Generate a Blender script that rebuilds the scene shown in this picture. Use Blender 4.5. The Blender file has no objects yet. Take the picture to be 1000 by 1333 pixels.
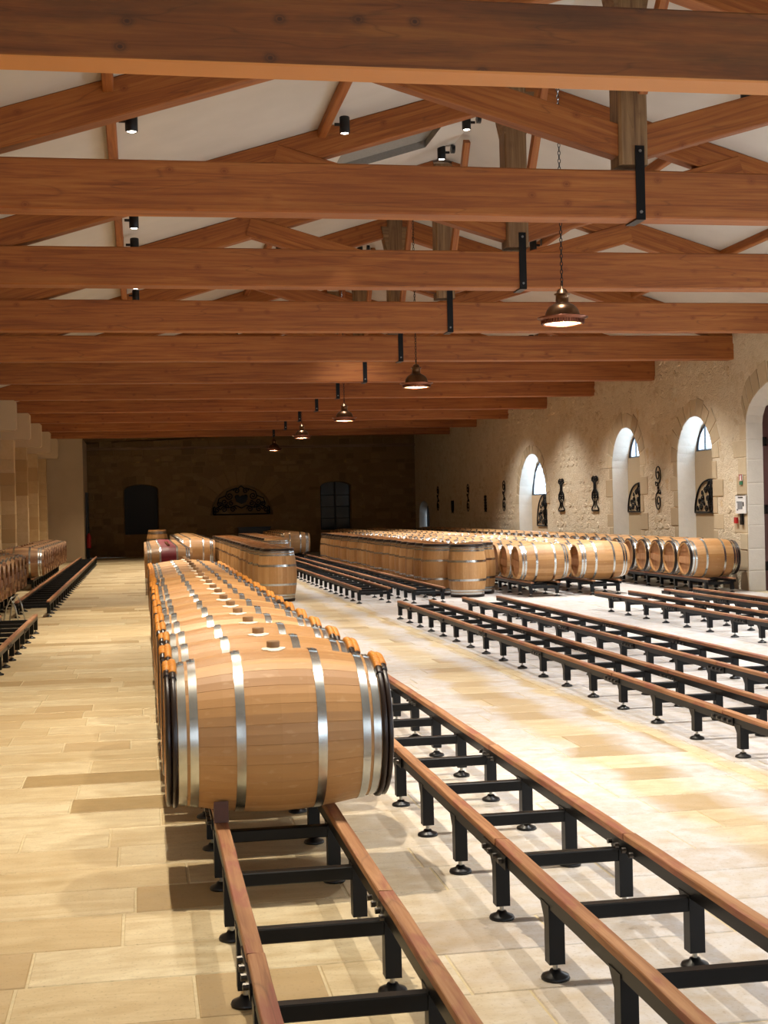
import bpy, bmesh, math, random
from mathutils import Vector, Matrix
random.seed(7)
SC = bpy.context.scene
COL = SC.collection
PI = math.pi
# ---------------------------------------------------------------- camera
cd = bpy.data.cameras.new('camera'); cam = bpy.data.objects.new('camera', cd); COL.objects.link(cam)
cd.sensor_fit = 'HORIZONTAL'; cd.sensor_width = 36; cd.lens = 36 * 1.785
cd.clip_start = .05; cd.clip_end = 300
_D = Vector((-316, 3.5, 1785)).normalized()            # world +Y seen in camera axes (right, down, forward)
_V = Vector((.0225, 1, 0)); _V = (_V - _V.dot(_D) * _D).normalized()
_X = _V.cross(_D)
_right = Vector((_X[0], _D[0], -_V[0])); _down = Vector((_X[1], _D[1], -_V[1])); _fwd = Vector((_X[2], _D[2], -_V[2]))
cam.matrix_world = Matrix(((_right[0], -_down[0], -_fwd[0], 0), (_right[1], -_down[1], -_fwd[1], 0),
                           (_right[2], -_down[2], -_fwd[2], 1.6), (0, 0, 0, 1)))
SC.camera = cam
def px(x, y, z):
    v = Vector((x, y, z - 1.6)); d = v.dot(_fwd)
    return (500 + 1785 * v.dot(_right) / d, 666.5 + 1785 * v.dot(_down) / d) if d > .1 else (-9e9, -9e9)
# ---------------------------------------------------------------- world, exposure, daylight
SC.view_settings.view_transform = 'Standard'; SC.view_settings.look = 'None'
SC.view_settings.exposure = 0.0; SC.view_settings.gamma = 1.0
SC.view_settings.use_curve_mapping = False
SC.cycles.max_bounces = 6; SC.cycles.diffuse_bounces = 4; SC.cycles.glossy_bounces = 3
SC.cycles.transparent_max_bounces = 8; SC.cycles.caustics_reflective = False; SC.cycles.caustics_refractive = False
SC.cycles.use_denoising = True
W = bpy.data.worlds.new('sky'); SC.world = W; W.use_nodes = True
_bg = W.node_tree.nodes['Background']; _bg.inputs[0].default_value = (.62, .8, 1, 1); _bg.inputs[1].default_value = 3.0
YB = 53.0; XW = 10.65; YF = -3.0; XL = -3.67; XR = 4.45
def area(name, loc, direction, sx, sy, power, color):
    l = bpy.data.lights.new(name, 'AREA'); l.shape = 'RECTANGLE'; l.size = sx; l.size_y = sy
    l.energy = power; l.color = color
    o = bpy.data.objects.new(name, l); COL.objects.link(o); o.location = loc
    o.rotation_euler = Vector(direction).to_track_quat('-Z', 'Y').to_euler()
    return o
# added fill lamps in unseen openings behind the camera and along the near right wall
area('unseen_entrance_fill', (3.2, YF - .15, 1.6), (0, 1, 0), 2.6, 2.9, 60, (.95, .97, 1))
for xx, sx in ((-2.2, 1.3), (8.2, 2.2)): area('unseen_entrance_fill', (xx, YF - .15, 1.7), (0, 1, 0), sx, 2.7, 28 * sx, (.93, .96, 1))  # two side openings added out of view to put highlights on the hoops
for yy in (3.0, 9.0, 15.0): area('unseen_doorway_fill', (XW + .6, yy, 1.7), (-1, .55, -.1), 2.2, 2.8, 130, (.9, .95, 1))
for yy, zz, sy, sz, pw in ((25.28, 2.85, 1.5, .7, 30), (29.13, 2.85, 1.5, .7, 30), (36.6, 2.35, 2.2, 1.1, 60)):
    area('window_daylight', (XW + .46, yy, zz), (-1, .1, -.35), sy, sz, pw, (.66, .83, 1))
SPOT_POWER = 600
# ---------------------------------------------------------------- colour and materials
def lin(c):
    if isinstance(c, str): c = tuple(int(c[i:i + 2], 16) / 255 for i in (0, 2, 4))
    return tuple((v / 12.92 if v <= .04045 else ((v + .055) / 1.055) ** 2.4) for v in c) + (1,)
class NT:
    def __init__(s, name):
        s.m = bpy.data.materials.new(name); s.m.use_nodes = True; s.t = s.m.node_tree; s.b = s.t.nodes['Principled BSDF']
    def n(s, kind, **kw):
        nd = s.t.nodes.new(kind)
        for k, v in kw.items():
            if k[0] == 'i' and k[1:].isdigit(): s.put(nd.inputs[int(k[1:])], v)
            elif hasattr(nd, k): setattr(nd, k, v)
            else: s.put(nd.inputs[k.replace('_', ' ')], v)
        return nd
    def put(s, sock, v):
        if isinstance(v, bpy.types.NodeSocket): s.t.links.new(v, sock)
        else: sock.default_value = v
    def mix(s, f, a, b, mode='MIX'):
        nd = s.t.nodes.new('ShaderNodeMix'); nd.data_type = 'RGBA'; nd.blend_type = mode
        s.put(nd.inputs[0], f); s.put(nd.inputs[6], a); s.put(nd.inputs[7], b); return nd.outputs[2]
    def ramp(s, f, stops):
        nd = s.t.nodes.new('ShaderNodeValToRGB'); s.put(nd.inputs[0], f); e = nd.color_ramp.elements
        while len(e) < len(stops): e.new(.5)
        for el, (p, c) in zip(e, stops): el.position = p; el.color = c if not isinstance(c, (int, float)) else (c, c, c, 1)
        return nd.outputs[0]
    def math(s, op, a, b=0.0):
        nd = s.t.nodes.new('ShaderNodeMath'); nd.operation = op; s.put(nd.inputs[0], a); s.put(nd.inputs[1], b); return nd.outputs[0]
    def co(s, scale=(1, 1, 1), kind='Object', loc=(0, 0, 0)):
        tc = s.t.nodes.new('ShaderNodeTexCoord'); mp = s.t.nodes.new('ShaderNodeMapping')
        s.t.links.new(tc.outputs[kind], mp.inputs[0]); mp.inputs['Scale'].default_value = scale; s.put(mp.inputs['Location'], loc); return mp.outputs[0]
    def noise(s, vec, scale, detail=3, rough=.5, dist=0):
        return s.n('ShaderNodeTexNoise', Vector=vec, Scale=scale, Detail=detail, Roughness=rough, Distortion=dist).outputs['Fac']
    def bump(s, h, strength, dist=.01):
        nd = s.n('ShaderNodeBump', Height=h, Strength=strength, Distance=dist); s.put(s.b.inputs['Normal'], nd.outputs[0]); return nd
    def out(s, color, rough=.6, metal=0):
        s.put(s.b.inputs['Base Color'], color); s.put(s.b.inputs['Roughness'], rough); s.put(s.b.inputs['Metallic'], metal); return s.m
def plain(name, c, rough=.6, metal=0, grain=.06, scale=30):
    t = NT(name); n = t.noise(t.co(), scale, 2)
    c = lin(c); lo = tuple(v * (1 - grain * 3) for v in c[:3]) + (1,); hi = tuple(min(1, v * (1 + grain * 3)) for v in c[:3]) + (1,)
    return t.out(t.mix(n, lo, hi), rough, metal)
def emit(name, c, s):
    t = NT(name); t.put(t.b.inputs['Emission Color'], lin(c)); t.b.inputs['Emission Strength'].default_value = s
    return t.out(lin(c), .5)
def timber_mat(name, dark, mid, light, knots=.5, stain=0.0, pink=0.0):
    t = NT(name); oi = t.t.nodes.new('ShaderNodeObjectInfo'); r = oi.outputs['Random']
    off = t.n('ShaderNodeCombineXYZ', i0=t.math('MULTIPLY', r, 37.), i1=t.math('MULTIPLY', r, 11.), i2=t.math('MULTIPLY', r, 23.)).outputs[0]
    v = t.co((.35, 9, 9), loc=off)
    g = t.noise(v, 2.2, 6, .62, .8); fine = t.noise(t.co((2.5, 60, 60), loc=off), 3, 3, .6)
    c = t.ramp(g, [(.28, lin(dark)), (.5, lin(mid)), (.72, lin(light))])
    c = t.mix(t.math('MULTIPLY', fine, .35), c, lin(dark), 'MULTIPLY')
    big = t.noise(t.co((.5, 1.2, 1.2), loc=off), 1.3, 3)
    c = t.mix(t.ramp(big, [(.35, 0.0), (.75, .45)]), c, lin(dark))
    ks = t.n('ShaderNodeSeparateXYZ', i0=t.co((1, 1, 1), loc=off)); kv = t.n('ShaderNodeCombineXYZ', i0=ks.outputs[0], i1=t.math('ADD', ks.outputs[1], t.math('MULTIPLY', ks.outputs[2], 1.25))).outputs[0]
    vk = t.n('ShaderNodeTexVoronoi', voronoi_dimensions='2D', Vector=kv, Scale=2.3)
    kr = t.ramp(vk.outputs['Distance'], [(.025, 1.0), (.045, .35), (.06, .7), (.095, .25), (.14, 0.0)])
    kr = t.math('MULTIPLY', kr, t.ramp(t.n('ShaderNodeSeparateColor', i0=vk.outputs['Color']).outputs[0], [(.45, 0.), (.6, 1.)]))
    c = t.mix(t.math('MULTIPLY', kr, knots), c, lin(dark) if not stain else lin('3a2112'))
    if pink:
        pk = t.ramp(t.noise(t.co((1.5, 6, 6), loc=off), 2.2, 3, .6), [(.5, 0.), (.62, pink)]); c = t.mix(pk, c, lin('8a4440'))
    # long drying cracks
    w = t.noise(t.co((.22, 2.5, 2.5), loc=off), 2.0, 2, .4)
    crack = t.ramp(w, [(.494, 0.0), (.5, 1.0), (.506, 0.0)])
    c = t.mix(t.math('MULTIPLY', crack, .3), c, lin('2c150a'))
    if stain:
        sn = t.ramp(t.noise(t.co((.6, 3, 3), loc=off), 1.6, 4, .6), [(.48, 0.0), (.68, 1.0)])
        sz = t.n('ShaderNodeSeparateXYZ', i0=t.co()).outputs[2]          # stain masked off the underside; light bounced from the floor is painted there
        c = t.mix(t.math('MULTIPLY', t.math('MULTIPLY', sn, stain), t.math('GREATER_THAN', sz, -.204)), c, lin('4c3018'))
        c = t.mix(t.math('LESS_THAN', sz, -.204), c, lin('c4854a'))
    t.bump(t.math('ADD', t.math('MULTIPLY', g, .5), fine), .25, .006)
    return t.out(c, .62)
def oak_mat(name, per_object, base='b78955', lo='a47743', hi='c69b68', red=False):
    t = NT(name)
    oi = t.t.nodes.new('ShaderNodeObjectInfo'); tc = t.t.nodes.new('ShaderNodeTexCoord')
    sep = t.n('ShaderNodeSeparateXYZ', i0=tc.outputs['Object'])
    if per_object: rnd = oi.outputs['Random']
    else:
        ang = t.math('ARCTAN2', sep.outputs[1], sep.outputs[0])
        st = t.math('FLOOR', t.math('ADD', t.math('MULTIPLY', ang, 26 / (2 * PI)), 26.5))
        wn = t.n('ShaderNodeTexWhiteNoise', noise_dimensions='1D', W=t.math('ADD', st, t.math('MULTIPLY', oi.outputs['Random'], 91.)))
        rnd = wn.outputs['Value']
    off = t.n('ShaderNodeCombineXYZ', i0=t.math('MULTIPLY', rnd, 31.), i1=t.math('MULTIPLY', rnd, 17.), i2=t.math('MULTIPLY', rnd, 7.)).outputs[0]
    g = t.noise(t.co((28, 28, 1.3), loc=off), 1.0, 6, .6, .6)
    fleck = t.ramp(t.noise(t.co((16, 16, 7), loc=off), 2.0, 2, .5), [(.62, 0.0), (.7, 1.0)])
    c = t.ramp(rnd, [(0., lin(lo)), (.45, lin(base)), (1., lin(hi))])
    c = t.mix(t.ramp(g, [(.3, .4), (.7, 0.)]), c, lin('9a6b40'), 'MIX')
    c = t.mix(t.math('MULTIPLY', fleck, .12), c, lin('e6c9a0'))
    if red:
        a = t.math('ABSOLUTE', sep.outputs[2]); m = t.ramp(a, [(.145, 1.0), (.155, 0.0)])
        c = t.mix(m, c, lin('7d1424'))
    t.bump(g, .12, .004)
    return t.out(c, .5)
def stone_floor_mat():
    t = NT('floor limestone'); oi = t.t.nodes.new('ShaderNodeObjectInfo')
    at = t.t.nodes.new('ShaderNodeAttribute'); at.attribute_name = 'tint'
    geo = t.t.nodes.new('ShaderNodeNewGeometry'); P = geo.outputs['Position']; sep = t.n('ShaderNodeSeparateXYZ', i0=P)
    rnd = t.math('FRACT', t.math('ADD', oi.outputs['Random'], at.outputs['Fac']))
    n1 = t.noise(P, 1.1, 4, .6, .4); n2 = t.noise(P, 9, 4, .65); n3 = t.noise(P, 70, 2, .6)
    off = t.n('ShaderNodeVectorMath', operation='ADD', i0=P, i1=t.n('ShaderNodeCombineXYZ', i0=t.math('MULTIPLY', rnd, 60.), i2=rnd).outputs[0]).outputs[0]
    vein = t.noise(t.n('ShaderNodeMapping', i0=off, Rotation=(0, 0, .35), Scale=(1.2, 4.5, 1)).outputs[0], 1.5, 4, .6, 1.2)
    c = t.ramp(rnd, [(0., lin('9f875c')), (.1, lin('b8a079')), (.25, lin('cbb78f')), (.6, lin('d3c19b')), (1., lin('dccfad'))])
    c = t.mix(t.ramp(vein, [(.35, .55), (.62, 0.)]), c, lin('b3986a'))
    # pale grey tint on the stone right of the cask row, weaker along two lines
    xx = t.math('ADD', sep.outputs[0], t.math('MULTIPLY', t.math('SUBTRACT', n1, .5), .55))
    pale_tint = t.ramp(t.math('MULTIPLY', xx, .1), [(.075, 0.), (.15, .85), (.262, .9), (.277, .15), (.300, .1), (.318, .85), (.332, .8), (.339, .05), (.350, .05), (.358, .9), (1., .9)])
    pale_tint = t.math('MULTIPLY', pale_tint, t.ramp(n2, [(.25, .65), (.6, 1.)]))
    c = t.mix(pale_tint, c, lin('cfced0'))
    c = t.mix(t.ramp(n2, [(.3, .3), (.6, 0.)]), c, lin('a3895c'), 'MIX')
    c = t.mix(t.ramp(n3, [(.28, .35), (.42, 0.)]), c, lin('7d6a48'))
    t.bump(t.math('ADD', t.math('MULTIPLY', n2, .6), t.math('MULTIPLY', n3, .25)), .3, .004)
    return t.out(c, t.ramp(n2, [(.3, .42), (.7, .6)]))
def rubble_mat(name, c0, c1, c2, mortar, sc=3.6, strength=.9):
    t = NT(name); geo = t.t.nodes.new('ShaderNodeNewGeometry'); P = geo.outputs['Position']
    warp = t.n('ShaderNodeTexNoise', Vector=P, Scale=2.3, Detail=3).outputs['Color']
    wv = t.n('ShaderNodeVectorMath', operation='MULTIPLY_ADD', i0=warp, i1=(.28, .28, .28), i2=P).outputs[0]
    mp = t.n('ShaderNodeMapping', i0=wv, Scale=(1, 1, 1.7)).outputs[0]
    v = t.n('ShaderNodeTexVoronoi', Vector=mp, Scale=sc, feature='DISTANCE_TO_EDGE').outputs['Distance']
    vc = t.n('ShaderNodeTexVoronoi', Vector=mp, Scale=sc).outputs['Color']
    rr = t.n('ShaderNodeSeparateColor', i0=vc).outputs[0]
    n1 = t.noise(P, .8, 4, .6); n2 = t.noise(P, 12, 5, .7); n3 = t.noise(P, 34, 3, .6)
    c = t.ramp(rr, [(0., lin(c1)), (.5, lin(mortar)), (1., lin(c2))])
    c = t.mix(t.ramp(n2, [(.3, .45), (.62, 0.)]), c, lin(c0))
    # the joints are smeared over the stones with patches of old lime render
    joint = t.ramp(v, [(.02, .6), (.09, 0.)])
    cover = t.ramp(t.noise(P, 1.7, 5, .65), [(.40, 0.0), (.58, .8)])
    c = t.mix(t.math('MAXIMUM', joint, cover), c, lin(mortar))
    c = t.mix(t.ramp(n1, [(.35, .4), (.6, 0.)]), c, lin(c1))
    rust = t.ramp(t.noise(P, 2.6, 3, .5), [(.66, 0.), (.74, .5)])
    c = t.mix(rust, c, lin('c09a50'))
    pits = t.ramp(n3, [(.36, 1.), (.44, 0.)]); worn = t.ramp(t.noise(P, 1.1, 2), [(.4, .1), (.65, 1.)])
    c = t.mix(t.math('MULTIPLY', t.math('MULTIPLY', pits, worn), .6), c, lin(c0))
    h = t.math('ADD', t.math('MULTIPLY', t.ramp(v, [(0., 0.), (.12, 1.)]), .15), t.math('ADD', t.math('MULTIPLY', n2, .9), t.math('MULTIPLY', n3, .7)))
    t.bump(h, strength, .03)
    return t.out(c, .9)
def ashlar_mat(name, a, b, rough=.85):
    t = NT(name); oi = t.t.nodes.new('ShaderNodeObjectInfo'); P = t.t.nodes.new('ShaderNodeNewGeometry').outputs['Position']
    at = t.t.nodes.new('ShaderNodeAttribute'); at.attribute_name = 'tint'
    c = t.mix(t.math('FRACT', t.math('ADD', oi.outputs['Random'], at.outputs['Fac'])), lin(a), lin(b)); n = t.noise(P, 7, 5, .65)
    c = t.mix(t.ramp(n, [(.3, .4), (.65, 0.)]), c, lin(a)); t.bump(t.noise(P, 28, 4, .6), .35, .01)
    return t.out(c, rough)
M = {}
M['beam'] = timber_mat('orange pine beam', '7f4216', 'ab662a', 'c2803e', 1.)
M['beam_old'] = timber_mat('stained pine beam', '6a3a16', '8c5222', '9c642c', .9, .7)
M['post'] = timber_mat('old oak post', '65462c', '90704a', 'a98a62', .4)
M['rail_wood'] = timber_mat('wine stained rail wood', '7a4a2c', 'b5845a', 'd2a67c', .7, 0., .55)
M['stave'] = oak_mat('oak stave', True)
M['oak'] = oak_mat('oak barrel', False)
M['oak_red'] = oak_mat('oak barrel with red band', False, red=True)
M['oak_aged'] = oak_mat('wine aged oak barrel', False, '8a6445', '5c3826', 'a88660')
M['head_aged'] = timber_mat('aged oak head', '4a2a20', '7a5238', '94704e', .1)
M['head'] = timber_mat('oak head', 'a06c44', 'bd8c60', 'd0a57a', .1)
M['steel'] = (lambda t: t.out(t.mix(t.noise(t.co((6, 6, 6)), 4, 3), lin('aeb2b0'), lin('d6d8d5')), .27, 1.0))(NT('galvanised hoop steel'))
M['rivet'] = plain('rivet steel', '8a8d8b', .35, 1.0)
M['dark_hoop'] = plain('dark chestnut hoop', '22140e', .32)
M['wicker'] = (lambda t: (t.bump(t.n('ShaderNodeTexWave', Vector=t.co(), Scale=60).outputs['Fac'], .4, .003), t.out(t.mix(t.noise(t.co(), 40, 2), lin('a65a12'), lin('d99436')), .5))[1])(NT('orange wicker'))
M['bung'] = plain('bung wood', '8b6844', .6)
M['cloth'] = plain('bung cloth', 'ece0cc', .9)
M['black'] = plain('black rack steel', '030304', .42); M['black'].node_tree.nodes['Principled BSDF'].inputs['Specular IOR Level'].default_value = .3
M['zinc'] = plain('zinc bolt', 'a8a8a4', .3, 1.0)
M['bolt_dark'] = plain('dark bolt steel', '55524e', .35, 1.0)
M['rubber'] = plain('black rubber foot', '0c0c0e', .35)
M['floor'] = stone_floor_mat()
M['mortar'] = plain('floor mortar', 'cabb98', .9)
M['rubble'] = rubble_mat('right wall rubble', 'a18b68', 'cab898', 'e0d6c0', 'dacdb4', 5.)
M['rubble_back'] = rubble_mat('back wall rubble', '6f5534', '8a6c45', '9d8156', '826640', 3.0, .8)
M['ashlar'] = ashlar_mat('dressed limestone', 'ad9a7c', 'c8b89a')
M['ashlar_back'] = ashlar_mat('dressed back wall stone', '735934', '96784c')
M['pillar_stone'] = ashlar_mat('pillar limestone', 'ae8d5e', 'd0b48a')
M['whitewash'] = ashlar_mat('white splay', 'ccc7bd', 'e4e0d6')
M['plaster'] = (lambda t: (t.bump(t.noise(t.co(), 25, 4), .1, .005), t.out(t.mix(t.noise(t.co(), 2.0, 3), lin('bfb8ae'), lin('cfc8be')), .95))[1])(NT('ceiling plaster'))
M['plaster_warm'] = (lambda t: (t.bump(t.noise(t.co(), 25, 4), .1, .005), t.out(t.mix(t.noise(t.co(), 2.0, 3), lin('c0a888'), lin('cdb798')), .95))[1])(NT('warm wall plaster'))
M['grey_panel'] = plain('grey hatch', '8f8c86', .8)
M['iron'] = plain('black wrought iron', '0b0a0a', .5, .6)
M['copper'] = (lambda t: t.out(t.mix(t.noise(t.co(), 14, 4), lin('4a3424'), lin('86664a')), .3, 1.0))(NT('aged copper'))
M['copper_rim'] = (lambda t: t.out(t.mix(t.noise(t.co(), 10, 4), lin('6a4030'), lin('966450')), .32, 1.0))(NT('copper rim'))
M['reflector'] = plain('pale lamp interior', 'e8c8b0', .4)
M['bulb'] = emit('lamp bulb', 'ffe2bd', 30)
M['lens'] = emit('spot lens', 'fff3df', 25)
M['spot_black'] = plain('black spotlight body', '0a0a0b', .4)
M['door_red'] = plain('dark red door', '3a0d10', .5)
M['frame_dark'] = plain('dark window frame', '262a30', .5)
M['frame_black'] = plain('black door glass', '050507', .6)
M['white_bar'] = plain('white glazing bar', 'dfe6ec', .5)
M['red'] = plain('extinguisher red', 'a3131a', .35)
M['white'] = plain('white board', 'd8d8d6', .6)
M['grey_print'] = plain('grey print', '77797c', .7)
M['green'] = plain('green print', '2c6a48', .7)
M['chock'] = plain('red brown chock', '4e2814', .6)
def glass_mat():
    t = NT('window glass'); tr = t.n('ShaderNodeBsdfTransparent'); gl = t.n('ShaderNodeBsdfGlossy', Roughness=.03)
    mx = t.n('ShaderNodeMixShader', i0=.05, i1=tr.outputs[0], i2=gl.outputs[0])
    t.t.links.new(mx.outputs[0], t.t.nodes['Material Output'].inputs[0]); return t.m
M['glass'] = glass_mat()
M['dark_glass'] = plain('dark door glass', '04060c', .1); M['dark_glass'].node_tree.nodes['Principled BSDF'].inputs['Specular IOR Level'].default_value = .25
# ---------------------------------------------------------------- mesh helpers
class MB:
    def __init__(s): s.v = []; s.f = []; s.mi = []; s.sm = []
    def add(s, vs, fs, m=0, smooth=False, mat=None):
        o = len(s.v); s.v += [tuple(mat @ Vector(v)) if mat else tuple(v) for v in vs]
        s.f += [tuple(i + o for i in f) for f in fs]; s.mi += [m] * len(fs); s.sm += [smooth] * len(fs); return s
    def box(s, c, d, m=0, ch=0.0, mat=None):
        x, y, z = (q / 2 for q in d)
        if ch <= 0:
            vs = [(c[0] + a * x, c[1] + b * y, c[2] + e * z) for a in (-1, 1) for b in (-1, 1) for e in (-1, 1)]
            fs = [(0, 1, 3, 2), (4, 6, 7, 5), (0, 4, 5, 1), (2, 3, 7, 6), (0, 2, 6, 4), (1, 5, 7, 3)]
            return s.add(vs, fs, m, False, mat)
        pr = [(-y, -z + ch), (-y + ch, -z), (y - ch, -z), (y, -z + ch), (y, z - ch), (y - ch, z), (-y + ch, z), (-y, z - ch)]
        vs = [(c[0] + a * x, c[1] + p[0], c[2] + p[1]) for a in (-1, 1) for p in pr]
        fs = [(i, i + 8, (i + 1) % 8 + 8, (i + 1) % 8) for i in range(8)] + [tuple(range(8)), tuple(range(15, 7, -1))]
        return s.add(vs, fs, m, False, mat)
    def lathe(s, prof, n=24, m=0, smooth=True, mat=None, close=False):
        vs = [(r * math.cos(2 * PI * i / n), r * math.sin(2 * PI * i / n), z) for r, z in prof for i in range(n)]
        fs = [(j * n + i, j * n + (i + 1) % n, (j + 1) * n + (i + 1) % n, (j + 1) * n + i) for j in range(len(prof) - 1) for i in range(n)]
        if close: fs += [tuple(range(n - 1, -1, -1)), tuple(range((len(prof) - 1) * n, len(prof) * n))]
        return s.add(vs, fs, m, smooth, mat)
    def cyl(s, c, r, h, n=16, m=0, mat=None, r2=None):
        return s.add(*_cyl(c, r, r if r2 is None else r2, h, n), m, False, mat)
    def tube(s, pts, r, n=6, m=0, closed=False, smooth=True):
        pts = [Vector(p) for p in pts]; k = len(pts); vs = []
        up = None
        for i, p in enumerate(pts):
            a = pts[(i - 1) % k] if (closed or i) else p; b = pts[(i + 1) % k] if (closed or i < k - 1) else p
            t = (b - a).normalized()
            if up is None: up = Vector((0, 0, 1)) if abs(t.z) < .9 else Vector((1, 0, 0))
            u = (up - up.dot(t) * t)
            u = u.normalized() if u.length > 1e-6 else t.orthogonal().normalized()
            w = t.cross(u); up = u; rr = r[i] if isinstance(r, (list, tuple)) else r
            vs += [tuple(p + rr * (math.cos(2 * PI * j / n) * u + math.sin(2 * PI * j / n) * w)) for j in range(n)]
        segs = k if closed else k - 1
        fs = [(i * n + j, i * n + (j + 1) % n, ((i + 1) % k) * n + (j + 1) % n, ((i + 1) % k) * n + j) for i in range(segs) for j in range(n)]
        if not closed: fs += [tuple(range(n - 1, -1, -1)), tuple(range((k - 1) * n, k * n))]
        return s.add(vs, fs, m, smooth)
    def mesh(s, name, mats):
        me = bpy.data.meshes.new(name); me.from_pydata(s.v, [], s.f)
        for m in mats: me.materials.append(M[m] if isinstance(m, str) else m)
        me.polygons.foreach_set('material_index', s.mi); me.polygons.foreach_set('use_smooth', s.sm)
        bm = bmesh.new(); bm.from_mesh(me); bmesh.ops.recalc_face_normals(bm, faces=bm.faces); bm.to_mesh(me); bm.free()
        me.update(); return me
    def obj(s, name, mats, parent=None, loc=(0, 0, 0), rot=None):
        if isinstance(mats, str): mats = [mats]
        return link(name, s.mesh(name, mats), parent, loc, rot)
def _cyl(c, r, r2, h, n):
    vs = [(c[0] + q * math.cos(2 * PI * i / n), c[1] + q * math.sin(2 * PI * i / n), c[2] + z) for q, z in ((r, 0), (r2, h)) for i in range(n)]
    return vs, [(i, (i + 1) % n, n + (i + 1) % n, n + i) for i in range(n)] + [tuple(range(n - 1, -1, -1)), tuple(range(n, 2 * n))]
def link(name, me, parent=None, loc=(0, 0, 0), rot=None):
    o = bpy.data.objects.new(name, me); COL.objects.link(o); o.parent = parent; o.location = loc
    if rot is not None: o.rotation_euler = rot
    return o
def thing(name, label, cat, loc=(0, 0, 0), group=None, rot=None):
    o = bpy.data.objects.new(name, None); COL.objects.link(o); o.location = loc; o.empty_display_size = .1
    if rot is not None: o.rotation_euler = rot
    return tag(o, label, cat, group)
def tag(o, label, cat, group=None):
    o['label'] = label; o['category'] = cat
    if group: o['group'] = group
    return o
def structure(o, label=None):
    o['kind'] = 'structure'
    if label: o['label'] = label
    return o
def copy_tree(o, parent=None):
    c = o.copy(); COL.objects.link(c); c.parent = parent
    if parent is not None: c.matrix_parent_inverse = o.matrix_parent_inverse.copy()
    for ch in KIDS(o): copy_tree(ch, c)
    return c
_kids = {}
def KIDS(o): return [c for c in o.children]
def timber(name, p0, p1, w, h, mat, parent=None, loc0=(0, 0, 0), ch=.012, n=8, wob=.003):
    """beam from p0 to p1 (centre line), w across, h tall; local X runs along the grain"""
    p0 = Vector(p0); p1 = Vector(p1); d = p1 - p0; L = d.length
    prof = [(-w / 2, -h / 2 + ch), (-w / 2 + ch, -h / 2), (w / 2 - ch, -h / 2), (w / 2, -h / 2 + ch), (w / 2, h / 2 - ch), (w / 2 - ch, h / 2), (-w / 2 + ch, h / 2), (-w / 2, h / 2 - ch)]
    vs = []
    for i in range(n + 1):
        a, b = random.uniform(-wob, wob), random.uniform(-wob, wob)
        for p in prof: vs.append((-L / 2 + L * i / n, p[0] + a, p[1] + b + random.uniform(-wob, wob) * .3))
    fs = [(k * 8 + i, k * 8 + (i + 1) % 8, (k + 1) * 8 + (i + 1) % 8, (k + 1) * 8 + i) for k in range(n) for i in range(8)] + [tuple(range(8)), tuple(range(n * 8 + 7, n * 8 - 1, -1))]
    b = MB(); b.add(vs, fs)
    x = d.normalized(); up = Vector((0, 0, 1)) if abs(x.z) < .95 else Vector((0, 1, 0))
    y = up.cross(x).normalized(); z = x.cross(y)
    o = b.obj(name, mat, parent)
    R = Matrix((x, y, z)).transposed()
    o.rotation_euler = R.to_euler(); o.location = (p0 + p1) / 2 - Vector(loc0)
    return o
ORD = 'first second third fourth fifth sixth seventh eighth ninth tenth eleventh twelfth thirteenth fourteenth fifteenth sixteenth seventeenth eighteenth nineteenth'.split()
TENS = {20: 'twent', 30: 'thirt', 40: 'fort'}
def ordinal(n):
    if n < 20: return ORD[n - 1]
    t = TENS[n // 10 * 10]
    return t + 'ieth' if n % 10 == 0 else t + 'y-' + ORD[n % 10 - 1]
# ================================================================ STRUCTURE
# ---- floor
f = MB(); f.box(((XL + XW) / 2, (YB + YF) / 2, -.054), (XW - XL + 1.6, YB - YF + 1, .1))
floor = structure(f.obj('floor', 'mortar'))
tiles = []
rng = random.Random(3)
y = YF
row = 0
while y < YB:
    h = .40 * rng.uniform(.9, 1.1)
    for (a, b_) in ((XL, 3.44), (3.44, 3.55), (3.55, XW)):
        x = a
        if b_ - a < .2:
            if row % 3 == 0: tiles.append((a, b_, y, y + h * 3))
            continue
        x -= rng.uniform(0, .8)
        while x < b_:
            w = rng.choice((.45, .62, .8, .95, 1.1, 1.3)) * rng.uniform(.9, 1.1)
            x0, x1 = max(x, a), min(x + w, b_)
            if x1 - x0 > .05: tiles.append((x0, x1, y, y + h))
            x += w
    y += h; row += 1
def tile_box(bm_, t_, dz):
    x0, x1, y0, y1 = t_; g = .004
    x0 += g; x1 -= g; y0 += g; y1 -= g; c = .004; z1 = dz; z0 = -.012
    vs = [(x0, y0, z0), (x1, y0, z0), (x1, y1, z0), (x0, y1, z0), (x0, y0, z1 - c), (x1, y0, z1 - c), (x1, y1, z1 - c), (x0, y1, z1 - c),
          (x0 + c, y0 + c, z1), (x1 - c, y0 + c, z1), (x1 - c, y1 - c, z1), (x0 + c, y1 - c, z1)]
    fs = [(0, 1, 5, 4), (1, 2, 6, 5), (2, 3, 7, 6), (3, 0, 4, 7), (4, 5, 9, 8), (5, 6, 10, 9), (6, 7, 11, 10), (7, 4, 8, 11), (8, 9, 10, 11)]
    bm_.add(vs, fs)
def seen(t_):
    cx, cy = (t_[0] + t_[1]) / 2, (t_[2] + t_[3]) / 2
    if cy < 1: return False
    a, b_ = px(cx, cy, 0); return -80 < a < 1080 and b_ < 1400
vis = sorted([t_ for t_ in tiles if seen(t_)], key=lambda t_: t_[2])[:300]
vset = set(vis); rest = MB(); tint = []
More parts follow.
